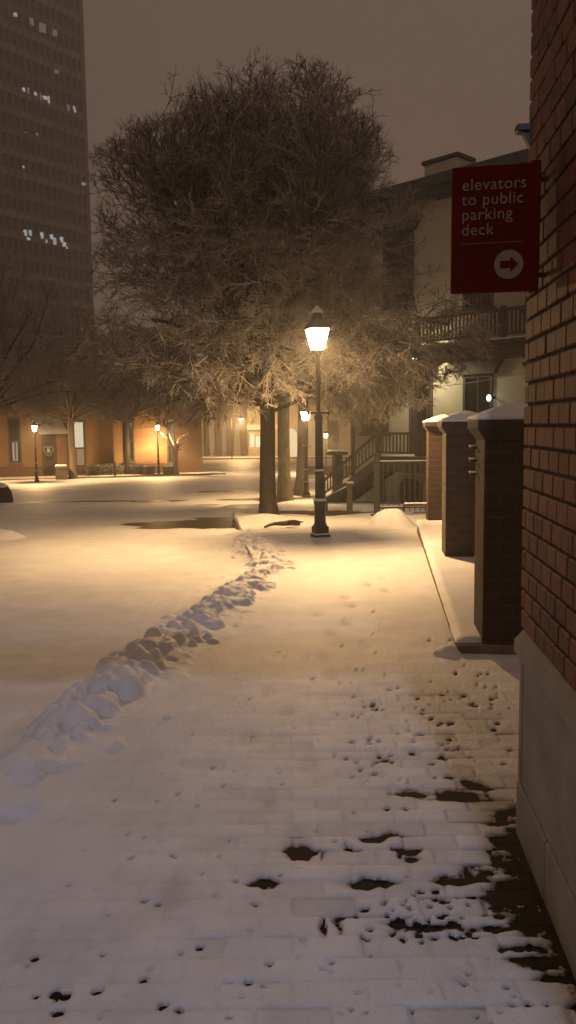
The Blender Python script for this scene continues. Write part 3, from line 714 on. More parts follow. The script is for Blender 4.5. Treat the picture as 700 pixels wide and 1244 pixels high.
def make_pier():
    t = empty('brick_pier')
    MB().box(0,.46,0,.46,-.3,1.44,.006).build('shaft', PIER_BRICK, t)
    MB().lathe([(.325,1.44),(.335,1.455),(.385,1.50),(.40,1.52),(.40,1.56),(.385,1.575)], 4, (.23,.23), rot=pi/4).build('cap', DARKSTONE, t)
    s = MB(); s.lathe([(.392,1.574),(.404,1.582),(.404,1.592),(.385,1.603),(.20,1.655),(.05,1.690),(.01,1.693)], 4, (.23,.23), rot=pi/4)
    sn = s.build('snow_cap', SNOW, t)
    for p_ in sn.data.polygons: p_.use_smooth = False
    return t
pier = make_pier()
tag(pier, 'nearest and largest of the three brick piers with snow-capped tops', 'pier', 'brick piers on the low ledge')
pier.location = (1.2954, 5.4125, 0); pier.rotation_euler = (0, 0, -LA+.02)
hg = MB()
for z in (1.385, 1.30, 1.215): hg.box(-.035, .02, .40, .44, z, z+.022, .004)
hinge = [MB().box(-.045,.02,.40,.45,z,z+.014,.003) for z in (1.375,1.285,1.19)]
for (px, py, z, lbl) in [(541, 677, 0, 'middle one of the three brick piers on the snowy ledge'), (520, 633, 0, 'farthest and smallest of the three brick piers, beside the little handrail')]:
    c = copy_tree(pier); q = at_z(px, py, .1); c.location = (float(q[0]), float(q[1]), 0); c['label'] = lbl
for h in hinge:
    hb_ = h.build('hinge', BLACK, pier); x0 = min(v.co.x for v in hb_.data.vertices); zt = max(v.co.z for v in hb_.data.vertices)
    MB().box(x0-.004,.0,.395,.455,zt-.001,zt+.012,.004).build('snow_strip', SNOW, hb_)
# small pipe handrail at the far end of the ledge
q = at_z(518, 633, .1); hr = empty('pipe_handrail', (q[0]-.06, q[1]+.25, -.1), 0, 'short black pipe handrail with snow on top beside the farthest pier', 'handrail')
pts = [(.30,0,.0),(.30,0,.40),(-.22,0,.40),(-.26,.0,.385),(-.27,0,.35)]
MB().tube([(.30,0,-.2),(.30,0,.42),(-.20,0,.42),(-.245,.0,.405),(-.26,0,.36),(-.24,0,.33)], .016, 8).tube([(.30,0,.30),(-.1,0,.30)], .012).build('rail', BLACK, hr, True)
MB().box(-.235,.30,-.017,.017,.430,.458,.010).build('snow_strip', SNOW, hr, True)

# ================================================================== CREAM HOUSE
U = np.array([.696, -.718]); HN = np.array([-.718, -.696]); HC = np.array([2.03, 26.0]); HZ = -1.0
HROT = math.atan2(U[1], U[0])
house = empty('cream_house', (HC[0], HC[1], 0), HROT, 'two storey cream stucco house with balcony and porch behind the brick piers', 'house')
def hp(px, py, off=0.0):
    """photo pixel -> facade coordinates (t along, z) on the facade plane moved out by off"""
    d = ray(px, py); o = CAMP[:2]-(HC+HN*off)
    s = -(o@HN)/(d[:2]@HN); p = CAMP+d*s
    return float((p[:2]-(HC+HN*off))@U), float(p[2])
zE = hp(545, 240)[1]; 
MB().box(-.02, 13, 0, 8, -1.6, zE).build('wall', CREAM, house)
# roof: cornice and low hip
rf = MB(); e = .55
rf.box(-e, 13+e, -e, 8+e, zE, zE+.22, .02); rf.box(-e-.12, 13+e+.12, -e-.12, 8+e+.12, zE+.22, zE+.50, .03)
rf.add([(-e-.1,-e-.1,zE+.50),(13+e,-e-.1,zE+.50),(13+e,8+e,zE+.50),(-e-.1,8+e,zE+.50),(3.5,4,zE+1.0),(9.5,4,zE+1.0)], [(0,1,5,4),(1,2,5),(2,3,4,5),(3,0,4)])
roof = rf.build('roof', SLATE, house)
t0, z1 = hp(518, 200, -.7); t1_, _ = hp(558, 197, -.7)
cm = MB(); cm.box(t0, t1_, .6, 1.4, zE+.3, z1-.05, .01); chn = cm.build('chimney', CREAM, roof)
MB().box(t0-.06, t1_+.06, .54, 1.46, z1-.05, z1+.06, .01).build('chimney_cap', TRIM, chn)
# windows and doors
def window(name, px0, px1, pyt, pyb, lintel=True, shutter=False, top=None, sill=True, zt=None, zb=None):
    pm = (px0+px1)/2
    ta, _ = hp(px0, (pyt+pyb)/2); tb, _ = hp(px1, (pyt+pyb)/2); zt = hp(pm, pyt)[1] if zt is None else zt; zb = hp(pm, pyb)[1] if zb is None else zb
    w = MB(); fw = .09
    w.box(ta, ta+fw, -.05, .02, zb, zt, .006).box(tb-fw, tb, -.05, .02, zb, zt, .006).box(ta+fw, tb-fw, -.048, .02, zt-fw, zt, .006).box(ta+fw, tb-fw, -.048, .02, zb, zb+fw, .006)
    wo = w.build(name, TRIM, house)
    MB().box(ta+fw, tb-fw, -.012, .01, zb+fw, zt-fw).build('pane', GLASS, wo)
    zm = (zb+zt)/2
    mu = MB().box(ta+fw, tb-fw, -.030, -.010, zm-.025, zm+.025).box((ta+tb)/2-.02, (ta+tb)/2+.02, -.027, -.011, zb+fw, zm-.026).box((ta+tb)/2-.02, (ta+tb)/2+.02, -.027, -.011, zm+.026, zt-fw)
    mu.build('glazing_bar', TRIM, wo)
    if shutter:
        for a0, a1 in ((ta-.02, (ta+tb)/2-.01), ((ta+tb)/2+.01, tb+.02)):
            s = MB(); s.box(a0, a1, -.09, -.055, zb, zt-.02, .004)
            nn = int((zt-zb)/.09)
            for k in range(1, nn): s.box(a0+.06, a1-.06, -.098, -.088, zb+k*.09, zb+k*.09+.05)
            s.build('shutter', SHUTTER, wo)
    if lintel:
        l = MB().prism([(ta-.30, zt+.36),(tb+.30, zt+.36),(tb+.30, zt+.28),(tb+.16, zt+.14),(tb+.1, zt+.004),(ta-.1, zt+.004),(ta-.16, zt+.14),(ta-.30, zt+.28)], -.16, .02)
        l.build('lintel', TRIM, wo)
        MB().box(ta-.30, tb+.30, -.155, .0, zt+.361, zt+.395, .01).build('snow_strip', SNOW, wo)
    if sill: MB().box(ta-.1, tb+.1, -.12, .02, zb-.09, zb-.003, .01).build('sill', TRIM, wo)
    return wo, ta, tb, zb, zt
zD = hp(500, 556, 1.4)[1]    # porch deck
window('window', 441, 473, 455, 526, shutter=True)
wo, ta, tb, zb, zt = window('door', 498, 526, 452, 560, sill=False, zb=zD)
for k, (a0, a1) in enumerate(((ta+.13, (ta+tb)/2-.03), ((ta+tb)/2+.03, tb-.13))):
    d_ = MB().box(a0, a1, -.035, -.012, zb+.05, zt-.75, .006); d_.build('door_leaf', SHUTTER, wo)
window('window', 563, 599, 455, 540, zb=zD+.15)
window('window', 468, 503, 283, 374, shutter=True)
window('window', 563, 600, 283, 374)
window('window', 640, 672, 300, 374)
window('window', 650, 690, 455, 540, zb=zD+.15)
# basement arch opening
ta, zb = hp(486, 621); tb, zt = hp(514, 582)
r_ = (tb-ta)/2; arc_ = [(ta, -1.3), (tb, -1.3)] + [(ta+r_+r_*math.cos(a), zt-.22+.22*math.sin(a)) for a in np.linspace(0, pi, 12)]
bo = MB().prism(arc_, -.02, .02).build('basement_door', TRIM, house)
arc2 = [(ta-.1, -1.3), (ta, -1.3)] + [(ta+r_-r_*math.cos(a), zt-.22+.22*math.sin(a)) for a in np.linspace(0, pi, 12)] + [(tb, -1.3), (tb+.1, -1.3)] + [(ta+r_+(r_+.1)*math.cos(a), zt-.22+.31*math.sin(a)) for a in np.linspace(0, pi, 12)]
n = len(arc2)
MB().box(ta+.1, tb-.1, -.03, -.021, -1.2, zt-.35).build('door_leaf', SHUTTER, bo)
# porch on posts, with railing
OFF = 1.4
tp0 = hp(459, 556, OFF)[0]; tp1 = 11.0
MB().box(tp0, tp1, -OFF, -.002, zD-.16, zD, .01).box(tp0, tp1, -OFF+.05, -OFF+.12, zD-.42, zD-.161).build('porch_deck', WOODGREY, house)
MB().box(tp0, tp1, -OFF+.02, -.06, zD, zD+.04, .02).build('porch_snow', SNOW, house)
zR = hp(500, 525, OFF)[1]
rl = MB(); rl.box(tp0, tp1, -OFF+.02, -OFF+.10, zR-.07, zR, .008).box(tp0, tp1, -OFF+.03, -OFF+.08, zD+.10, zD+.15)
t = tp0+.12
while t < 7.5:
    rl.box(t, t+.035, -OFF+.04, -OFF+.075, zD+.15, zR-.07); t += .125
for t in (tp0, tp0+2.2, tp0+4.4): rl.box(t-.055, t+.055, -OFF, -OFF+.11, zD-.3, zR+.10, .008)
rl.build('porch_railing', WOODGREY, house)
for t in (tp0+.02, tp0+2.2, tp0+5.2): MB().box(t-.09, t+.09, -OFF+.02, -OFF+.20, -1.4, zD-.16, .008).build('porch_post', WOODGREY, house)
# balcony above
tb0 = hp(506, 430, OFF)[0]; zB0 = hp(540, 436, OFF)[1]; zB1 = hp(540, 423, OFF)[1]; zBR = hp(577, 378, OFF)[1]
MB().box(tb0, 12, -OFF, -.002, zB0, zB1, .015).box(tb0-.06, 12, -OFF-.06, -.004, zB1-.001, zB1+.09, .01).build('balcony_floor', TRIM, house)
MB().box(tb0-.05, 12, -OFF-.055, -OFF+.05, zB1+.09, zB1+.125, .012).build('balcony_snow', SNOW, house)
br_ = MB(); br_.box(tb0, 12, -OFF+.0, -OFF+.08, zBR-.08, zBR, .008).box(tb0, 12, -OFF+.02, -OFF+.06, zB1+.20, zB1+.25).box(tb0, tb0+.07, -OFF+.08, -.01, zBR-.08, zBR)
t = tb0+.06
while t < 9.0:
    br_.box(t, t+.04, -OFF+.02, -OFF+.06, zB1+.25, zBR-.08); t += .115
for t in (tb0, tb0+2.6, tb0+5.2): br_.box(t-.06, t+.06, -OFF-.01, -OFF+.11, zB1+.1, zBR+.06, .008)
br_.build('balcony_railing', TRIM, house)
# scalloped fringe below the balcony edge
fg = MB(); t = tb0
while t < 9.5:
    fg.prism([(t, zB0), (t+.30, zB0), (t+.25, zB0-.09), (t+.15, zB0-.13), (t+.05, zB0-.09)], -OFF+.01, -OFF+.04); t += .31
fg.build('balcony_fringe', TRIM, house)
tc_ = hp(511, 480, OFF-.1)[0]
MB().box(tc_-.10, tc_+.10, -OFF+.03, -OFF+.23, zD, zB0, .012).box(tc_-.14, tc_+.14, -OFF-.01, -OFF+.27, zB0-.22, zB0-.002, .012).box(tc_-.13, tc_+.13, -OFF+.0, -OFF+.26, zD+.041, zD+.25, .012).build('balcony_column', TRIM, house)
MB().lathe([(.06,-1.3),(.06,zE-.05)], 10, (.12,-.09)).build('downspout', WOODGREY, house, True)
MB().lathe([(.12,zE-.3),(.17,zE-.02)], 8, (.12,-.09)).build('gutter_head', WOODGREY, house)
# stairs down along the facade
zs_top = zD; foot = hp(393, 612, OFF); g0 = g(24.8)
nst = 8; run = 2.15/nst; rise = (zs_top-float(g0))/nst
stp = MB()
for k in range(nst):
    x1 = tp0-.002-k*run; z1_ = zs_top-(k+1)*rise
    stp.box(x1-run, x1, -OFF, -OFF+1.1, z1_-.06, z1_, .006)
    stp.box(x1-.03, x1-.003, -OFF+.03, -OFF+1.07, z1_, z1_+rise-.062)
stair = stp.build('stair', CONC, house)
ssn = MB()
for k in range(nst):
    x1 = tp0-.002-k*run; z1_ = zs_top-(k+1)*rise
    ssn.box(x1-run+.01, x1-.035, -OFF+.06, -OFF+1.04, z1_, z1_+.03, .012)
ssn.build('stair_snow', SNOW, stair)
str_ = MB(); xa, xb = tp0, tp0-2.15
for y0 in (-OFF-.05, -OFF+1.1):
    str_.prism([(xa, zs_top-.02), (xb, zs_top-8*rise+.10), (xb-.02, zs_top-8*rise-.15), (xa, zs_top-.35)], y0, y0+.05)
str_.build('stringer', WOODGREY, stair)
hrl = MB(); hh = zR-zD
hrl.tube([(xa, -OFF+.0, zR-.03), (xb, -OFF+.0, zs_top-8*rise+hh-.03)], .045, 6).tube([(xa, -OFF, zD+.15), (xb, -OFF, zs_top-8*rise+.28)], .03, 6)
for k in range(17):
    u = (k+.5)/17; x = xa+(xb-xa)*u; zlo = zD+.15-(8*rise-.13)*u; hrl.box(x-.016, x+.016, -OFF-.016, -OFF+.016, zlo, zlo+hh-.15)
hrl.box(xb-.06, xb+.06, -OFF-.06, -OFF+.06, zs_top-8*rise-.1, zs_top-8*rise+hh+.12, .008)
hrl.build('stair_railing', WOODGREY, stair)
# porch lamp
pz = hp(503, 439, .9); wl = empty('porch_lamp', (*(HC+U*pz[0]+HN*.9), pz[1]), HROT, 'glowing porch lamp hanging under the balcony above the door', 'lamp')
MB().lathe([(.012,.12),(.012,.30)], 6).lathe([(.10,.09),(.05,.12),(.02,.13)], 12).build('lamp_hood', BLACK, wl)
MB().lathe([(.03,-.10),(.085,-.06),(.10,.0),(.085,.06),(.06,.088)], 12).build('lamp_globe', emis('porch_globe', (1.0,.92,.55), 9, .4), wl, True)
lamp_light('porch_lamp_light', (*(HC+U*pz[0]+HN*.9), pz[1]), 300, (1.0,.83,.50), .08, False)
# little white lamp above the near pier
pz = hp(594, 483, .3); w2 = empty('wall_lamp', (*(HC+U*pz[0]+HN*.3), pz[1]), HROT, 'tiny white lamp shining in front of the dark right-hand window', 'lamp')
MB().lathe([(.03,-.09),(.055,-.05),(.055,.03),(.03,.07)], 10).build('lamp_globe', emis('white_globe', (.85,.93,1.0), 5), w2, True)
MB().box(-.02,.02,.05,.30,-.03,.03).box(-.06,.06,-.06,.06,.07,.10,.006).build('lamp_arm', IRON, w2)

# iron fence in front of the porch
fb = ground(458, 628); fr0 = np.array(fb[:2]); fU = np.array([.93, .02]); fU = fU/np.linalg.norm(fU)
fence = empty('iron_fence', (fr0[0], fr0[1], float(g(fr0[1]))), math.atan2(fU[1], fU[0]), 'iron picket fence with snow-lined rails in front of the porch', 'fence')
fx = MB(); FLn = 2.4; x = .12
while x < FLn: fx.box(x, x+.016, -.008, .008, .10, 1.10); x += .105
fx.build('picket', IRON, fence)
MB().box(0, FLn, -.016, .016, 1.07, 1.10).box(0, FLn, -.016, .016, .17, .20).build('rail', IRON, fence)
MB().box(0, FLn, -.016, .016, 1.102, 1.122, .006).box(0, FLn, -.014, .014, .201, .215, .006).build('snow_strip', SNOW, fence)
MB().box(-.055, .055, -.055, .055, -.1, 1.22, .008).box(-.075,.075,-.075,.075,1.22,1.27,.01).box(-.12,.12,-.12,.12,-.1,.05,.01).build('end_post', IRON, fence)
# handrail of the path steps: newel + sloped rail
qb = ground(425, 624); nw = empty('step_handrail', (qb[0], qb[1], float(g(qb[1]))), 0, 'short wooden newel post with sloping snow-topped handrail at the foot of the stairs', 'handrail')
qe = at(397, 606, qb[1]+1.6)
MB().box(-.06,.06,-.06,.06,-.1,.62,.01).box(-.085,.085,-.085,.085,.62,.66,.01).build('newel_post', WOODGREY, nw)
dq = np.array([qe[0]-qb[0], 1.6, qe[2]-float(g(qb[1]))])
MB().tube([(0,0,.58), tuple(dq)], .035, 6).tube([tuple(dq), (dq[0], dq[1], float(g(qb[1]+1.6)-g(qb[1]))-.1)], .03, 6).build('rail', WOODGREY, nw)
MB().box(-.09,.09,-.09,.09,.66,.70,.02).tube([(0,0,.615), tuple(dq+np.array([0,0,.035]))], .028, 6).build('snow_strip', SNOW, nw, True)
# gate post with wide cap further back
q = at(410, 578, 25.5); gp = empty('gate_post', (q[0], 25.5, float(g(25.5))), .3, 'square post with a wide snowy cap beyond the foot of the stairs', 'post')
zc = at(410, 549, 25.5)[2]-float(g(25.5))
MB().box(-.13,.13,-.13,.13,-.1,zc-.1,.01).build('post_shaft', TRIM, gp); MB().box(-.26,.26,-.26,.26,zc-.1,zc,.02).build('post_cap', TRIM, gp); MB().box(-.25,.25,-.25,.25,zc,zc+.06,.03).build('snow_cap', SNOW, gp, True)
# overhead cable
pa = at(474, 473, 24.0); pb = at(660, 448, 20.0); L_ = []
for k in range(13):
    u = k/12; p_ = pa*(1-u)+pb*u; p_[2] -= .18*math.sin(pi*u)*.6; L_.append(tuple(p_))
tag(MB().tube(L_, .012, 5).build('overhead_cable', mat('snowy_cable', (.35,.33,.28), (.5,.48,.42), .8, 9, 0)), 'thin pale snow-coated cable sagging across the cream house front', 'cable')

# ================================================================== ORANGE BUILDING, left
BA = np.array([-18.6, 49.2]); BB = np.array([-5.55, 53.2]); bU = (BB-BA)/np.linalg.norm(BB-BA); bN = np.array([bU[1], -bU[0]]); BL = float(np.linalg.norm(BB-BA))
bld = empty('orange_building', (BA[0], BA[1], 0), math.atan2(bU[1], bU[0]), 'orange brick building with tall windows lit by street lamps across the square', 'building')
def bp(px, py, off=0.0):
    d = ray(px, py); o = CAMP[:2]-(BA+bN*off); s = -(o@bN)/(d[:2]@bN); p = CAMP+d*s
    return float((p[:2]-(BA+bN*off))@bU), float(p[2])
GZ = -1.45
MB().box(-8, BL-1.7, 0, 10, GZ-.3, 6.2).build('wall', ORANGE_BRICK, bld)
MB().box(BL-1.702, BL, -.35, 10, GZ-.3, 6.2).build('corner_wing', brick_mat('shaded_brick', (.13,.075,.04), (.17,.095,.05), (.14,.09,.06), .22, .075, .01), bld)  # darker copy of the orange brick: the wing's shade is put into its colour
MB().box(-8.3, BL+.3, -.6, 10.3, 6.2, 6.5, .03).build('cornice', TRIM, bld)
MB().box(-8.3, BL+.3, -.5, 10.3, 6.5, 6.62, .04).build('roof', SNOW_FAR, bld)
MB().box(-8, BL-1.71, -.06, 0, GZ-.3, GZ+.75, .01).build('plinth', mat('brown_plinth', (.10,.055,.03), (.15,.085,.045), .85, 5, .005), bld)
CURT = mat('curtain', (.55,.50,.40), (.66,.60,.48), .8, 8, .002)
LITW = emis('lit_window', (1.0,.86,.58), .8)
LITW2 = emis('dim_window', (1.0,.66,.32), .34)
def bwin(px0, px1, pt, pb, upper=None, lower=None, fw=.10):
    ta, zt = bp(px0, pt); tb, zb = bp(px1, pb)
    w = MB().box(ta, ta+fw, -.10, .02, zb, zt, .008).box(tb-fw, tb, -.10, .02, zb, zt, .008).box(ta+fw, tb-fw, -.098, .02, zt-fw, zt).box(ta+fw, tb-fw, -.098, .02, zb, zb+fw)
    zm = zb+(zt-zb)*.48; w.box(ta+fw, tb-fw, -.09, .0, zm-.05, zm+.05).box((ta+tb)/2-.03, (ta+tb)/2+.03, -.085, 0, zb+fw, zm-.05)
    wo = w.build('window', TRIM, bld)
    MB().box(ta+fw, tb-fw, -.02, .01, zm+.05, zt-fw).build('pane', upper or GLASS, wo)
    MB().box(ta+fw, tb-fw, -.021, .012, zb+fw, zm-.05).build('pane', lower or GLASS, wo)
    MB().box(ta-.08, tb+.08, -.15, .01, zb-.14, zb-.004, .01).build('sill', CONC, wo)
    return wo, ta, tb, zb, zm, zt
wo, ta, tb, zb, zm, zt = bwin(9, 27, 508, 562)
MB().box(ta+.2, ta+.32, -.05, -.025, zb+.12, zm-.06).box(tb-.32, tb-.22, -.05, -.025, zb+.12, zm-.06).box(ta+.32, tb-.32, -.05, -.025, zb+.12, zb+.2).build('curtain', emis('curtain_glow', (1.0,.85,.6), .35), wo)
bwin(80, 105, 511, 575, LITW, LITW2)
bwin(150, 164, 508, 560)
bwin(202, 214, 508, 562, LITW2)
ta, zt = bp(50, 526); tb, zb = bp(70, 580)
do = MB().box(ta, tb, -.06, .02, GZ, zt, .01).build('door', SHUTTER, bld)
MB().box(ta+.2, tb-.2, -.075, -.055, GZ+1.1, zt-.3).build('door_glass', GLASS, do)
wc = bp(59, 547); wr = MB(); 
wre = empty('door_wreath', (*(BA+bU*wc[0]+bN*.12), wc[1]), math.atan2(bU[1], bU[0]), 'small pale wreath glinting on the dark entrance door', 'wreath')
V = []
for k in range(22):
    a = 2*pi*k/22; r_ = .26+.05*math.sin(3*a); wr.box(r_*math.cos(a)-.06, r_*math.cos(a)+.06, -.03, .03, r_*math.sin(a)-.06, r_*math.sin(a)+.06, .02)
wr.build('wreath_ring', mat('wreath_green', (.08,.08,.05), (.35,.32,.25), .8, 12, .01), wre); MB().box(-.09,.09,-.05,.0,-.13,.13,.03).build('bow', CURT, wre)
# entrance canopy with snow
ta, zl = bp(48, 528, 1.6); tb, _ = bp(84, 528, 1.6); zt = bp(60, 507, .3)[1]
cn = MB(); cn.add([(ta,-1.6,zl),(tb,-1.6,zl),(tb,0,zl),(ta,0,zl),(ta+.2,-.02,zt),(tb-.55,-.02,zt)], [(0,1,5,4),(1,2,5),(2,3,4,5),(3,0,4),(0,3,2,1)])
cp = cn.build('canopy', TRIM, bld)
cn = MB(); cn.add([(ta-.02,-1.64,zl+.02),(tb+.02,-1.64,zl+.02),(tb+.02,0,zl+.02),(ta-.02,0,zl+.02),(ta+.2,-.02,zt+.07),(tb-.55,-.02,zt+.07)], [(0,1,5,4),(1,2,5),(3,0,4)]); cn.build('snow_cover', SNOW, cp)
# far sidewalk with kerb in front of it
V = []; F = []
pA = BA - bU*20; pB = BB + bU*1.0
strip = MB()
for i in range(41):
    u = i/40; e = pA*(1-u)+pB*u; o2 = e + bN*(2.6+.06*math.sin(i*1.3)); z = float(g(o2[1]))
    V += [(e[0], e[1], z+.03), (o2[0], o2[1], z+.03), (o2[0]+bN[0]*.05, o2[1]+bN[1]*.05, z-.25)]
    if i: b0, b1 = 3*(i-1), 3*i; F += [(b0, b0+1, b1+1, b1), (b0+1, b0+2, b1+2, b1+1)]
strip.add(V, F); fs = strip.build('far_sidewalk', SNOW_FAR); tag(fs, kind='structure')
strip = MB(); V = []; F = []
for i in range(41):
    u = i/40; e = pA*(1-u)+pB*u; o2 = e + bN*(2.68+.06*math.sin(i*1.3)); z = float(g(o2[1]))
    V += [(o2[0], o2[1], z+.05), (o2[0], o2[1], z-.3), (o2[0]-bN[0]*.2, o2[1]-bN[1]*.2, z+.05)]
    if i: b0, b1 = 3*(i-1), 3*i; F += [(b0, b0+1, b1+1, b1), (b0, b1, b1+2, b0+2)]
strip.add(V, F); fk = strip.build('far_kerb', CONC); tag(fk, kind='structure')
# bench-like planters, bin and bollard on that sidewalk
def planter(px0, px1, pt, pb, label, snow=True, name='planter_box'):
    q = ground((px0+px1)/2, pb); w_ = (px1-px0)/1000*q[1]/2; h_ = (pb-pt)/1000*q[1]
    t = empty(name, (q[0], q[1], float(g(q[1]))+.03), math.atan2(bU[1], bU[0]), label, name.replace('_',' '))
    MB().box(-w_, w_, -.3, .3, -.05, h_*.82, .03).box(-w_-.05, w_+.05, -.35, .35, h_*.70, h_*.85, .02).build('body', TRIM, t)
    MB().box(-w_, w_, -.3, .3, h_*.85, h_, .05).build('snow_cap', SNOW, t, True); return t
planter(68, 82, 565, 582, 'dark litter bin topped with snow right of the entrance door', name='litter_bin')
planter(175, 187, 566, 577, 'dark planter box with snow just left of the right-hand lamp post')
planter(199, 211, 566, 577, 'dark planter box with snow just right of the right-hand lamp post')
def hedge(px0, px1, pt, pb, label, seed):
    a = bp(px0, pb, .6); b_ = bp(px1, pb, .6); q = BA+bU*(a[0]+b_[0])/2+bN*.6; L = (b_[0]-a[0])/2; r = random.Random(seed); S0=[];S1=[];A0=[];A1=[]
    h = bp(px0, pt, .6)[1]-GZ
    for _ in range(2600):
        p = np.array([r.uniform(-L, L), r.uniform(-.4,.4), r.uniform(.05, h*(.85+.15*r.random()))]); d = np.array([r.gauss(0,1), r.gauss(0,1), abs(r.gauss(0,1))]); d /= np.linalg.norm(d)
        S0.append(p); S1.append(p+d*.16); A0.append(.02); A1.append(.012)
    V, F = tubes_np(np.array(S0), np.array(S1), np.array(A0), np.array(A1), 3)
    o = mesh_from('hedge', V, F, bark_mat('hedge_twig', (.05,.035,.02), (.09,.06,.035), .6, .2, .9)); o.location = (q[0], q[1], GZ+.05); o.rotation_euler = (0,0,math.atan2(bU[1], bU[0]))
    return tag(o, label, 'hedge')
hedge(106, 150, 566, 578, 'clipped dark hedge along the orange wall left of the middle window', 1)
hedge(160, 174, 567, 578, 'short piece of hedge right of the middle window', 2)
q = ground(140, 579); bo_ = empty('bollard', (q[0], q[1], float(g(q[1]))), 0, 'thin dark bollard standing before the hedge', 'bollard'); MB().lathe([(.06,-.1),(.06,.75),(.075,.76),(.075,.82),(.02,.86)], 10).build('bollard_post', BLACK, bo_, True)
# boulder at the left frame edge
q = ground(2, 609); bm_ = MB(); prof = [(.02,-.05),(.46,-.04),(.48,.15),(.42,.45),(.30,.66),(.12,.76),(.01,.78)]
bm_.lathe(prof, 18); V = np.array(bm_.v); nn = fbm(V[:,0]*3+7, V[:,1]*3+V[:,2]*2, 5); V[:, :2] *= (1+.35*nn)[:, None]
bo2 = empty('boulder', (q[0]-.12, q[1]+.2, float(g(q[1]))-.15), 0, 'dark rounded boulder at the left edge of the roadway', 'boulder')
mesh_from('rock', V, bm_.f, mat('dark_rock', (.04,.03,.022), (.08,.06,.045), .85, 6, .02), bo2, True); MB().lathe([(.30,.64),(.31,.69),(.2,.77),(.02,.82)], 14).build('snow_cap', SNOW, bo2, True)

# ================================================================== FAR STREET, buildings behind
fw_ = []
FBA = np.array([-12.5, 84.0]); FBB = np.array([2.2, 84.0])
fbld = empty('arcade_building', (-13, 84, 0), 0, 'pale far building with a row of dark piers along the lit street', 'building')
MB().box(0, 10.5, 0, 8, -1.8, 12).build('wall', FAR_STUCCO, fbld)
def fpx(px, Y=83.5): return float(at(px, 530, Y)[0])+13
for a, b_ in ((250,254),(262,269),(275,284),(292,300)):
    MB().box(fpx(a), fpx(b_), -.6, .0, -1.8, 4.2, .03).build('pier', mat('brown_pier', (.12,.08,.045), (.18,.12,.07), .8, 3, .01) if a == 250 else bpy.data.materials['brown_pier'], fbld)
for a, b_ in ((256,260),(270,274),(286,291)):
    w = MB().box(fpx(a), fpx(b_), -.06, .02, -1.0, 2.0, .02).build('window', LITW2, fbld)
MB().box(-.2, 10.6, -1.0, 0, 4.2, 4.6, .05).build('cornice', TRIM, fbld)
sh = empty('corner_shop', (fpx(303)-13, 82, 0), 0, 'small lit shop front with bright windows far down the street', 'shop')
MB().box(0, 5.2, 0, 6, -1.8, 9).build('wall', FAR_STUCCO, sh)
for a, b_, t_, u_2 in ((304,309,527,543),(311,316,530,543)):
    q0 = at(a, t_, 81.9); q1 = at(b_, u_2, 81.9); x0 = fpx(303)-13
    MB().box(q0[0]-x0, q1[0]-x0, -.08, .01, q1[2], q0[2], .01).build('window', emis('shop_window', (1.0,.84,.5), 1.4), sh)
q0 = at(303, 516, 81); MB().prism([(-.1,q0[2]),(3.6,q0[2]),(3.6,q0[2]-.5),(-.1,q0[2]-.5)], -1.2, 0).build('awning', CURT, sh)
ab = empty('arched_building', (at(338, 530, 80)[0], 80, 0), 0, 'cream building with a tall lit arch at the far end of the street', 'building')
ox = float(at(338, 530, 80)[0]); MB().box(0, 8.5, 0, 8, -1.8, 11).build('wall', FAR_STUCCO, ab)
xa = float(at(346, 530, 80)[0])-ox; xb = float(at(361, 530, 80)[0])-ox; r_ = (xb-xa)/2; za = float(at(350, 528, 80)[2])
MB().prism([(xa,-1.6),(xb,-1.6)]+[(xa+r_+r_*math.cos(a), za+r_*math.sin(a)) for a in np.linspace(0, pi, 14)], -.08, .02).build('arch_window', emis('arch_glow', (1.0,.78,.42), 1.0), ab)
for px in (385, 404): 
    q = at(px, 533, 80); MB().box(q[0]-ox-.5, q[0]-ox+.5, -.08, .02, .0-.8, 2.0, .02).build('window', LITW2 if px == 385 else GLASS, ab)
MB().box(-.1, 8.6, -.4, 8.2, 11, 11.4, .05).build('roof', SLATE, ab)
fp = sheet(np.linspace(77.0, 84.5, 8), lambda y: y*0-30, lambda y: y*0+14, np.linspace(0,1,30), lambda X, Y: g(Y)+.02+0*X, 'far_pavement', SNOW_FAR); tag(fp, kind='structure')
fkk = MB().box(-30, 14, 76.85, 77.0, -1.9, -1.36); tag(fkk.build('street_kerb', CONC), kind='structure')
fp2 = sheet(np.linspace(61, 76.9, 12), lambda y: y*0-30, lambda y: y*0+14, np.linspace(0,1,30), lambda X, Y: g(Y)-.10+.04*fbm(X*.5,Y*.5,8), 'far_road', mat('slushy_road', (.22,.19,.15), (.5,.45,.38), .6, .35, .02, stretch=(.5,2,1))); tag(fp2, kind='structure')
# a plain street light far away
q = at(293, 511, 76); fl = empty('street_light', (q[0], 76, -1.4), 0, 'small hanging street light above the far arcade', 'street light')
h_ = q[2]+1.4
MB().tube([(-.9,0,0),(-.9,0,h_+.2),(-.5,0,h_+.45),(0,0,h_+.4)], .05, 6).build('pole', IRON, fl); MB().lathe([(.30,h_+.2),(.12,h_+.32),(.05,h_+.42)], 10).build('lamp_hood', IRON, fl)
MB().lathe([(.1,h_+.02),(.22,h_+.10),(.25,h_+.195)], 10).build('lamp_globe', emis('far_globe', (1.0,.75,.38), 6, .4), fl, True)
lamp_light('street_light_lamp', (q[0], 76, q[2]-.2), 2600, LAMP_COL, .2, False)

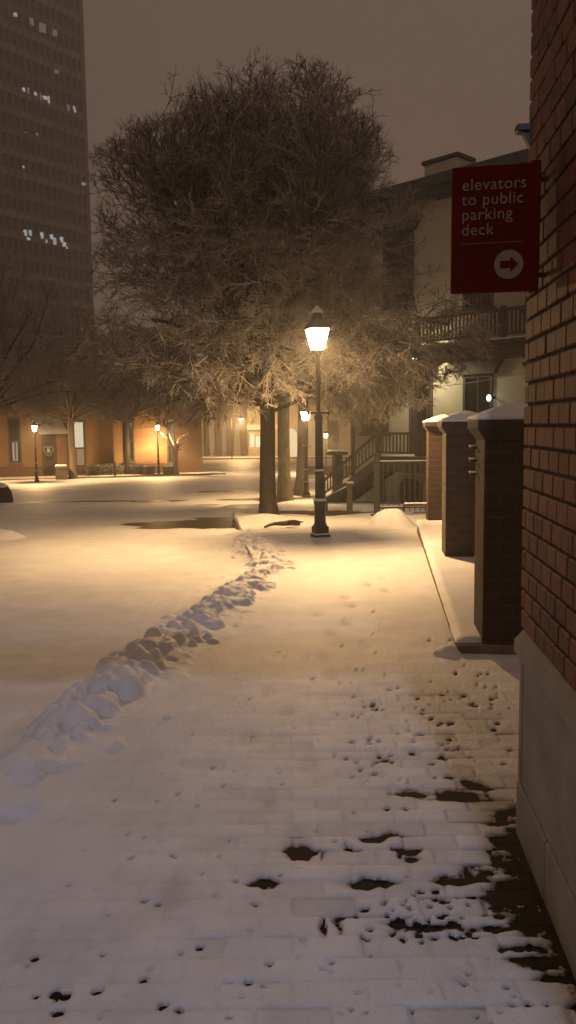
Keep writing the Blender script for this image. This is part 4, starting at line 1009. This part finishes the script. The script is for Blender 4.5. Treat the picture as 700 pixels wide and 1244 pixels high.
# ================================================================== TOWER
tU = np.array([.595, .804]); T1 = np.array(at(107, 200, 170)[:2])
LW = 46.0; T0 = T1-tU*LW
tw = empty('office_tower', (T0[0], T0[1], 0), math.atan2(tU[1], tU[0]), 'tall dim office tower with a few lit windows fading into the snowy haze', 'tower')
def tp(px, py):
    nrm = np.array([tU[1], -tU[0]]); d = ray(px, py); s = ((T0-CAMP[:2])@nrm)/(d[:2]@nrm); p = CAMP+d*s; return float((p[:2]-T0)@tU), float(p[2])
TWM = mat('tower_facing', (.30,.24,.20), (.36,.29,.245), .8, .3, .01); TWB = mat('tower_band', (.40,.33,.28), (.46,.38,.32), .8, .3, .01); TWG = glass_dark('tower_glass', (.12,.10,.085), .45)
FH = 3.65; NF = 26
MB().box(0, LW, .3, 30, -1.5, NF*FH).build('wall', TWG, tw)
for k in range(NF):
    m_ = MB(); m_.box(0, LW, 0, .32, k*FH, k*FH+1.35, .0).build('spandrel_band', TWB if k % 3 else TWM, tw)
mu = MB(); x = .3
while x < LW: mu.box(x, x+.38, -.12, .31, 0, NF*FH); x += 1.5
mu.build('mullion_grid', TWM, tw)
MB().box(LW-.9, LW+.02, -.2, .6, 0, NF*FH+.4).build('corner_pier', TWM, tw); MB().box(-.1, LW+.1, -.25, 30.1, NF*FH, NF*FH+1.2).build('roof', TWM, tw)
glow = [emis('office_glow', (.95,.93,.80), .55), emis('office_glow_dim', (.9,.8,.62), .22), emis('office_glow_blue', (.85,.93,1.0), .65)]
for px, py, w, h, gi in [(19,18,.7,.9,0),(38,26,1.2,1.6,1),(52,34,1.6,2.2,1),(67,40,1.0,1.4,1),(69,87,.9,.8,1),(29,109,.5,.9,2),(34,110,.6,1.4,1),(43,114,.6,.8,2),(49,118,.5,1.6,1),(55,119,1.0,.9,2),(59,121,.5,1.8,0),(83,131,.6,1.6,1),(90,131,.5,.8,2),(91,135,.5,.6,2),
        (45,163,.5,.6,1),(31,161,.3,.3,1),(28,203,.6,.6,0),(101,223,1.2,.6,0),(31,283,.6,1.5,2),(37,283,.5,1.4,0),(34,290,1.0,.6,2),(51,286,.6,1.6,2),(56,293,.5,.9,0),(63,288,.6,1.3,2),(66,293,1.0,1.8,0),(75,291,.6,1.4,2),(78,297,1.0,1.2,2),(81,301,.5,.5,0)]:
    t, z = tp(px, py); w *= .75; h *= .7; MB().box(t-w/2, t+w/2, -.16, .28, z-h/2, z+h/2).build('lit_window', glow[gi], tw)

# ================================================================== LIGHT, AIR, CAMERA
# white light reaching the foreground from a floodlight behind the viewer
def spot(name, loc, tgt, power, col, angle, blend, rad):
    L = bpy.data.lights.new(name, 'SPOT'); L.energy = power; L.color = col; L.spot_size = math.radians(angle); L.spot_blend = blend; L.shadow_soft_size = rad
    o = bpy.data.objects.new(name, L); COL.objects.link(o); o.location = loc
    d = np.array(tgt)-np.array(loc)
    from mathutils import Vector
    o.rotation_euler = Vector(d).to_track_quat('-Z', 'Y').to_euler(); return o
spot('entrance_floodlight', (-.3, -3.2, 6.0), (-.5, 4.0, 0), 500, (.70,.76,1.0), 70, .7, .05)

w = bpy.data.worlds.new('World'); SC.world = w; w.use_nodes = True
nt = w.node_tree; nt.nodes.clear()
out = nt.nodes.new('ShaderNodeOutputWorld'); bg = nt.nodes.new('ShaderNodeBackground')
tc = nt.nodes.new('ShaderNodeTexCoord'); sx = nt.nodes.new('ShaderNodeSeparateXYZ'); nt.links.new(tc.outputs['Generated'], sx.inputs[0])
cr = nt.nodes.new('ShaderNodeValToRGB'); nt.links.new(sx.outputs['Z'], cr.inputs[0])
cr.color_ramp.elements[0].position = 0; cr.color_ramp.elements[0].color = (.236,.153,.107,1)
cr.color_ramp.elements[1].position = .75; cr.color_ramp.elements[1].color = (.208,.137,.107,1)
nt.links.new(cr.outputs[0], bg.inputs[0]); bg.inputs[1].default_value = 1.0; nt.links.new(bg.outputs[0], out.inputs[0])

hz = MB().box(-110, 80, -45, 215, -4, 112).build('haze', SNOW)
m = bpy.data.materials.new('haze_air'); m.use_nodes = True; nt = m.node_tree; nt.nodes.clear()
out = nt.nodes.new('ShaderNodeOutputMaterial'); v = nt.nodes.new('ShaderNodeVolumePrincipled'); v.inputs['Color'].default_value = (.9,.9,.9,1); v.inputs['Density'].default_value = .0048; v.inputs['Anisotropy'].default_value = .6
nt.links.new(v.outputs[0], out.inputs['Volume']); hz.data.materials[0] = m
tag(hz, 'thin snowy night haze filling the square', 'haze', kind='stuff')

cd = bpy.data.cameras.new('camera'); cam = bpy.data.objects.new('camera', cd); COL.objects.link(cam); SC.camera = cam
cd.sensor_fit = 'VERTICAL'; cd.sensor_height = 36; cd.lens = 36*FPX/1244; cd.clip_start = .05; cd.clip_end = 2000
from mathutils import Matrix
M = Matrix.Identity(4)
for i in range(3):
    for j in range(3): M[i][j] = float(CR[i, j])
    M[i][3] = float(CAMP[i])
cam.matrix_world = M
SC.view_settings.view_transform = 'Standard'; SC.view_settings.look = 'None'; SC.view_settings.exposure = 0; SC.view_settings.gamma = 1
cy = SC.cycles
cy.use_denoising = True
try: cy.denoiser = 'OPENIMAGEDENOISE'
except Exception: pass
cy.max_bounces = 6; cy.diffuse_bounces = 3; cy.glossy_bounces = 2; cy.transparent_max_bounces = 12; cy.volume_bounces = 0
cy.sample_clamp_indirect = 3.0; cy.volume_step_rate = 5
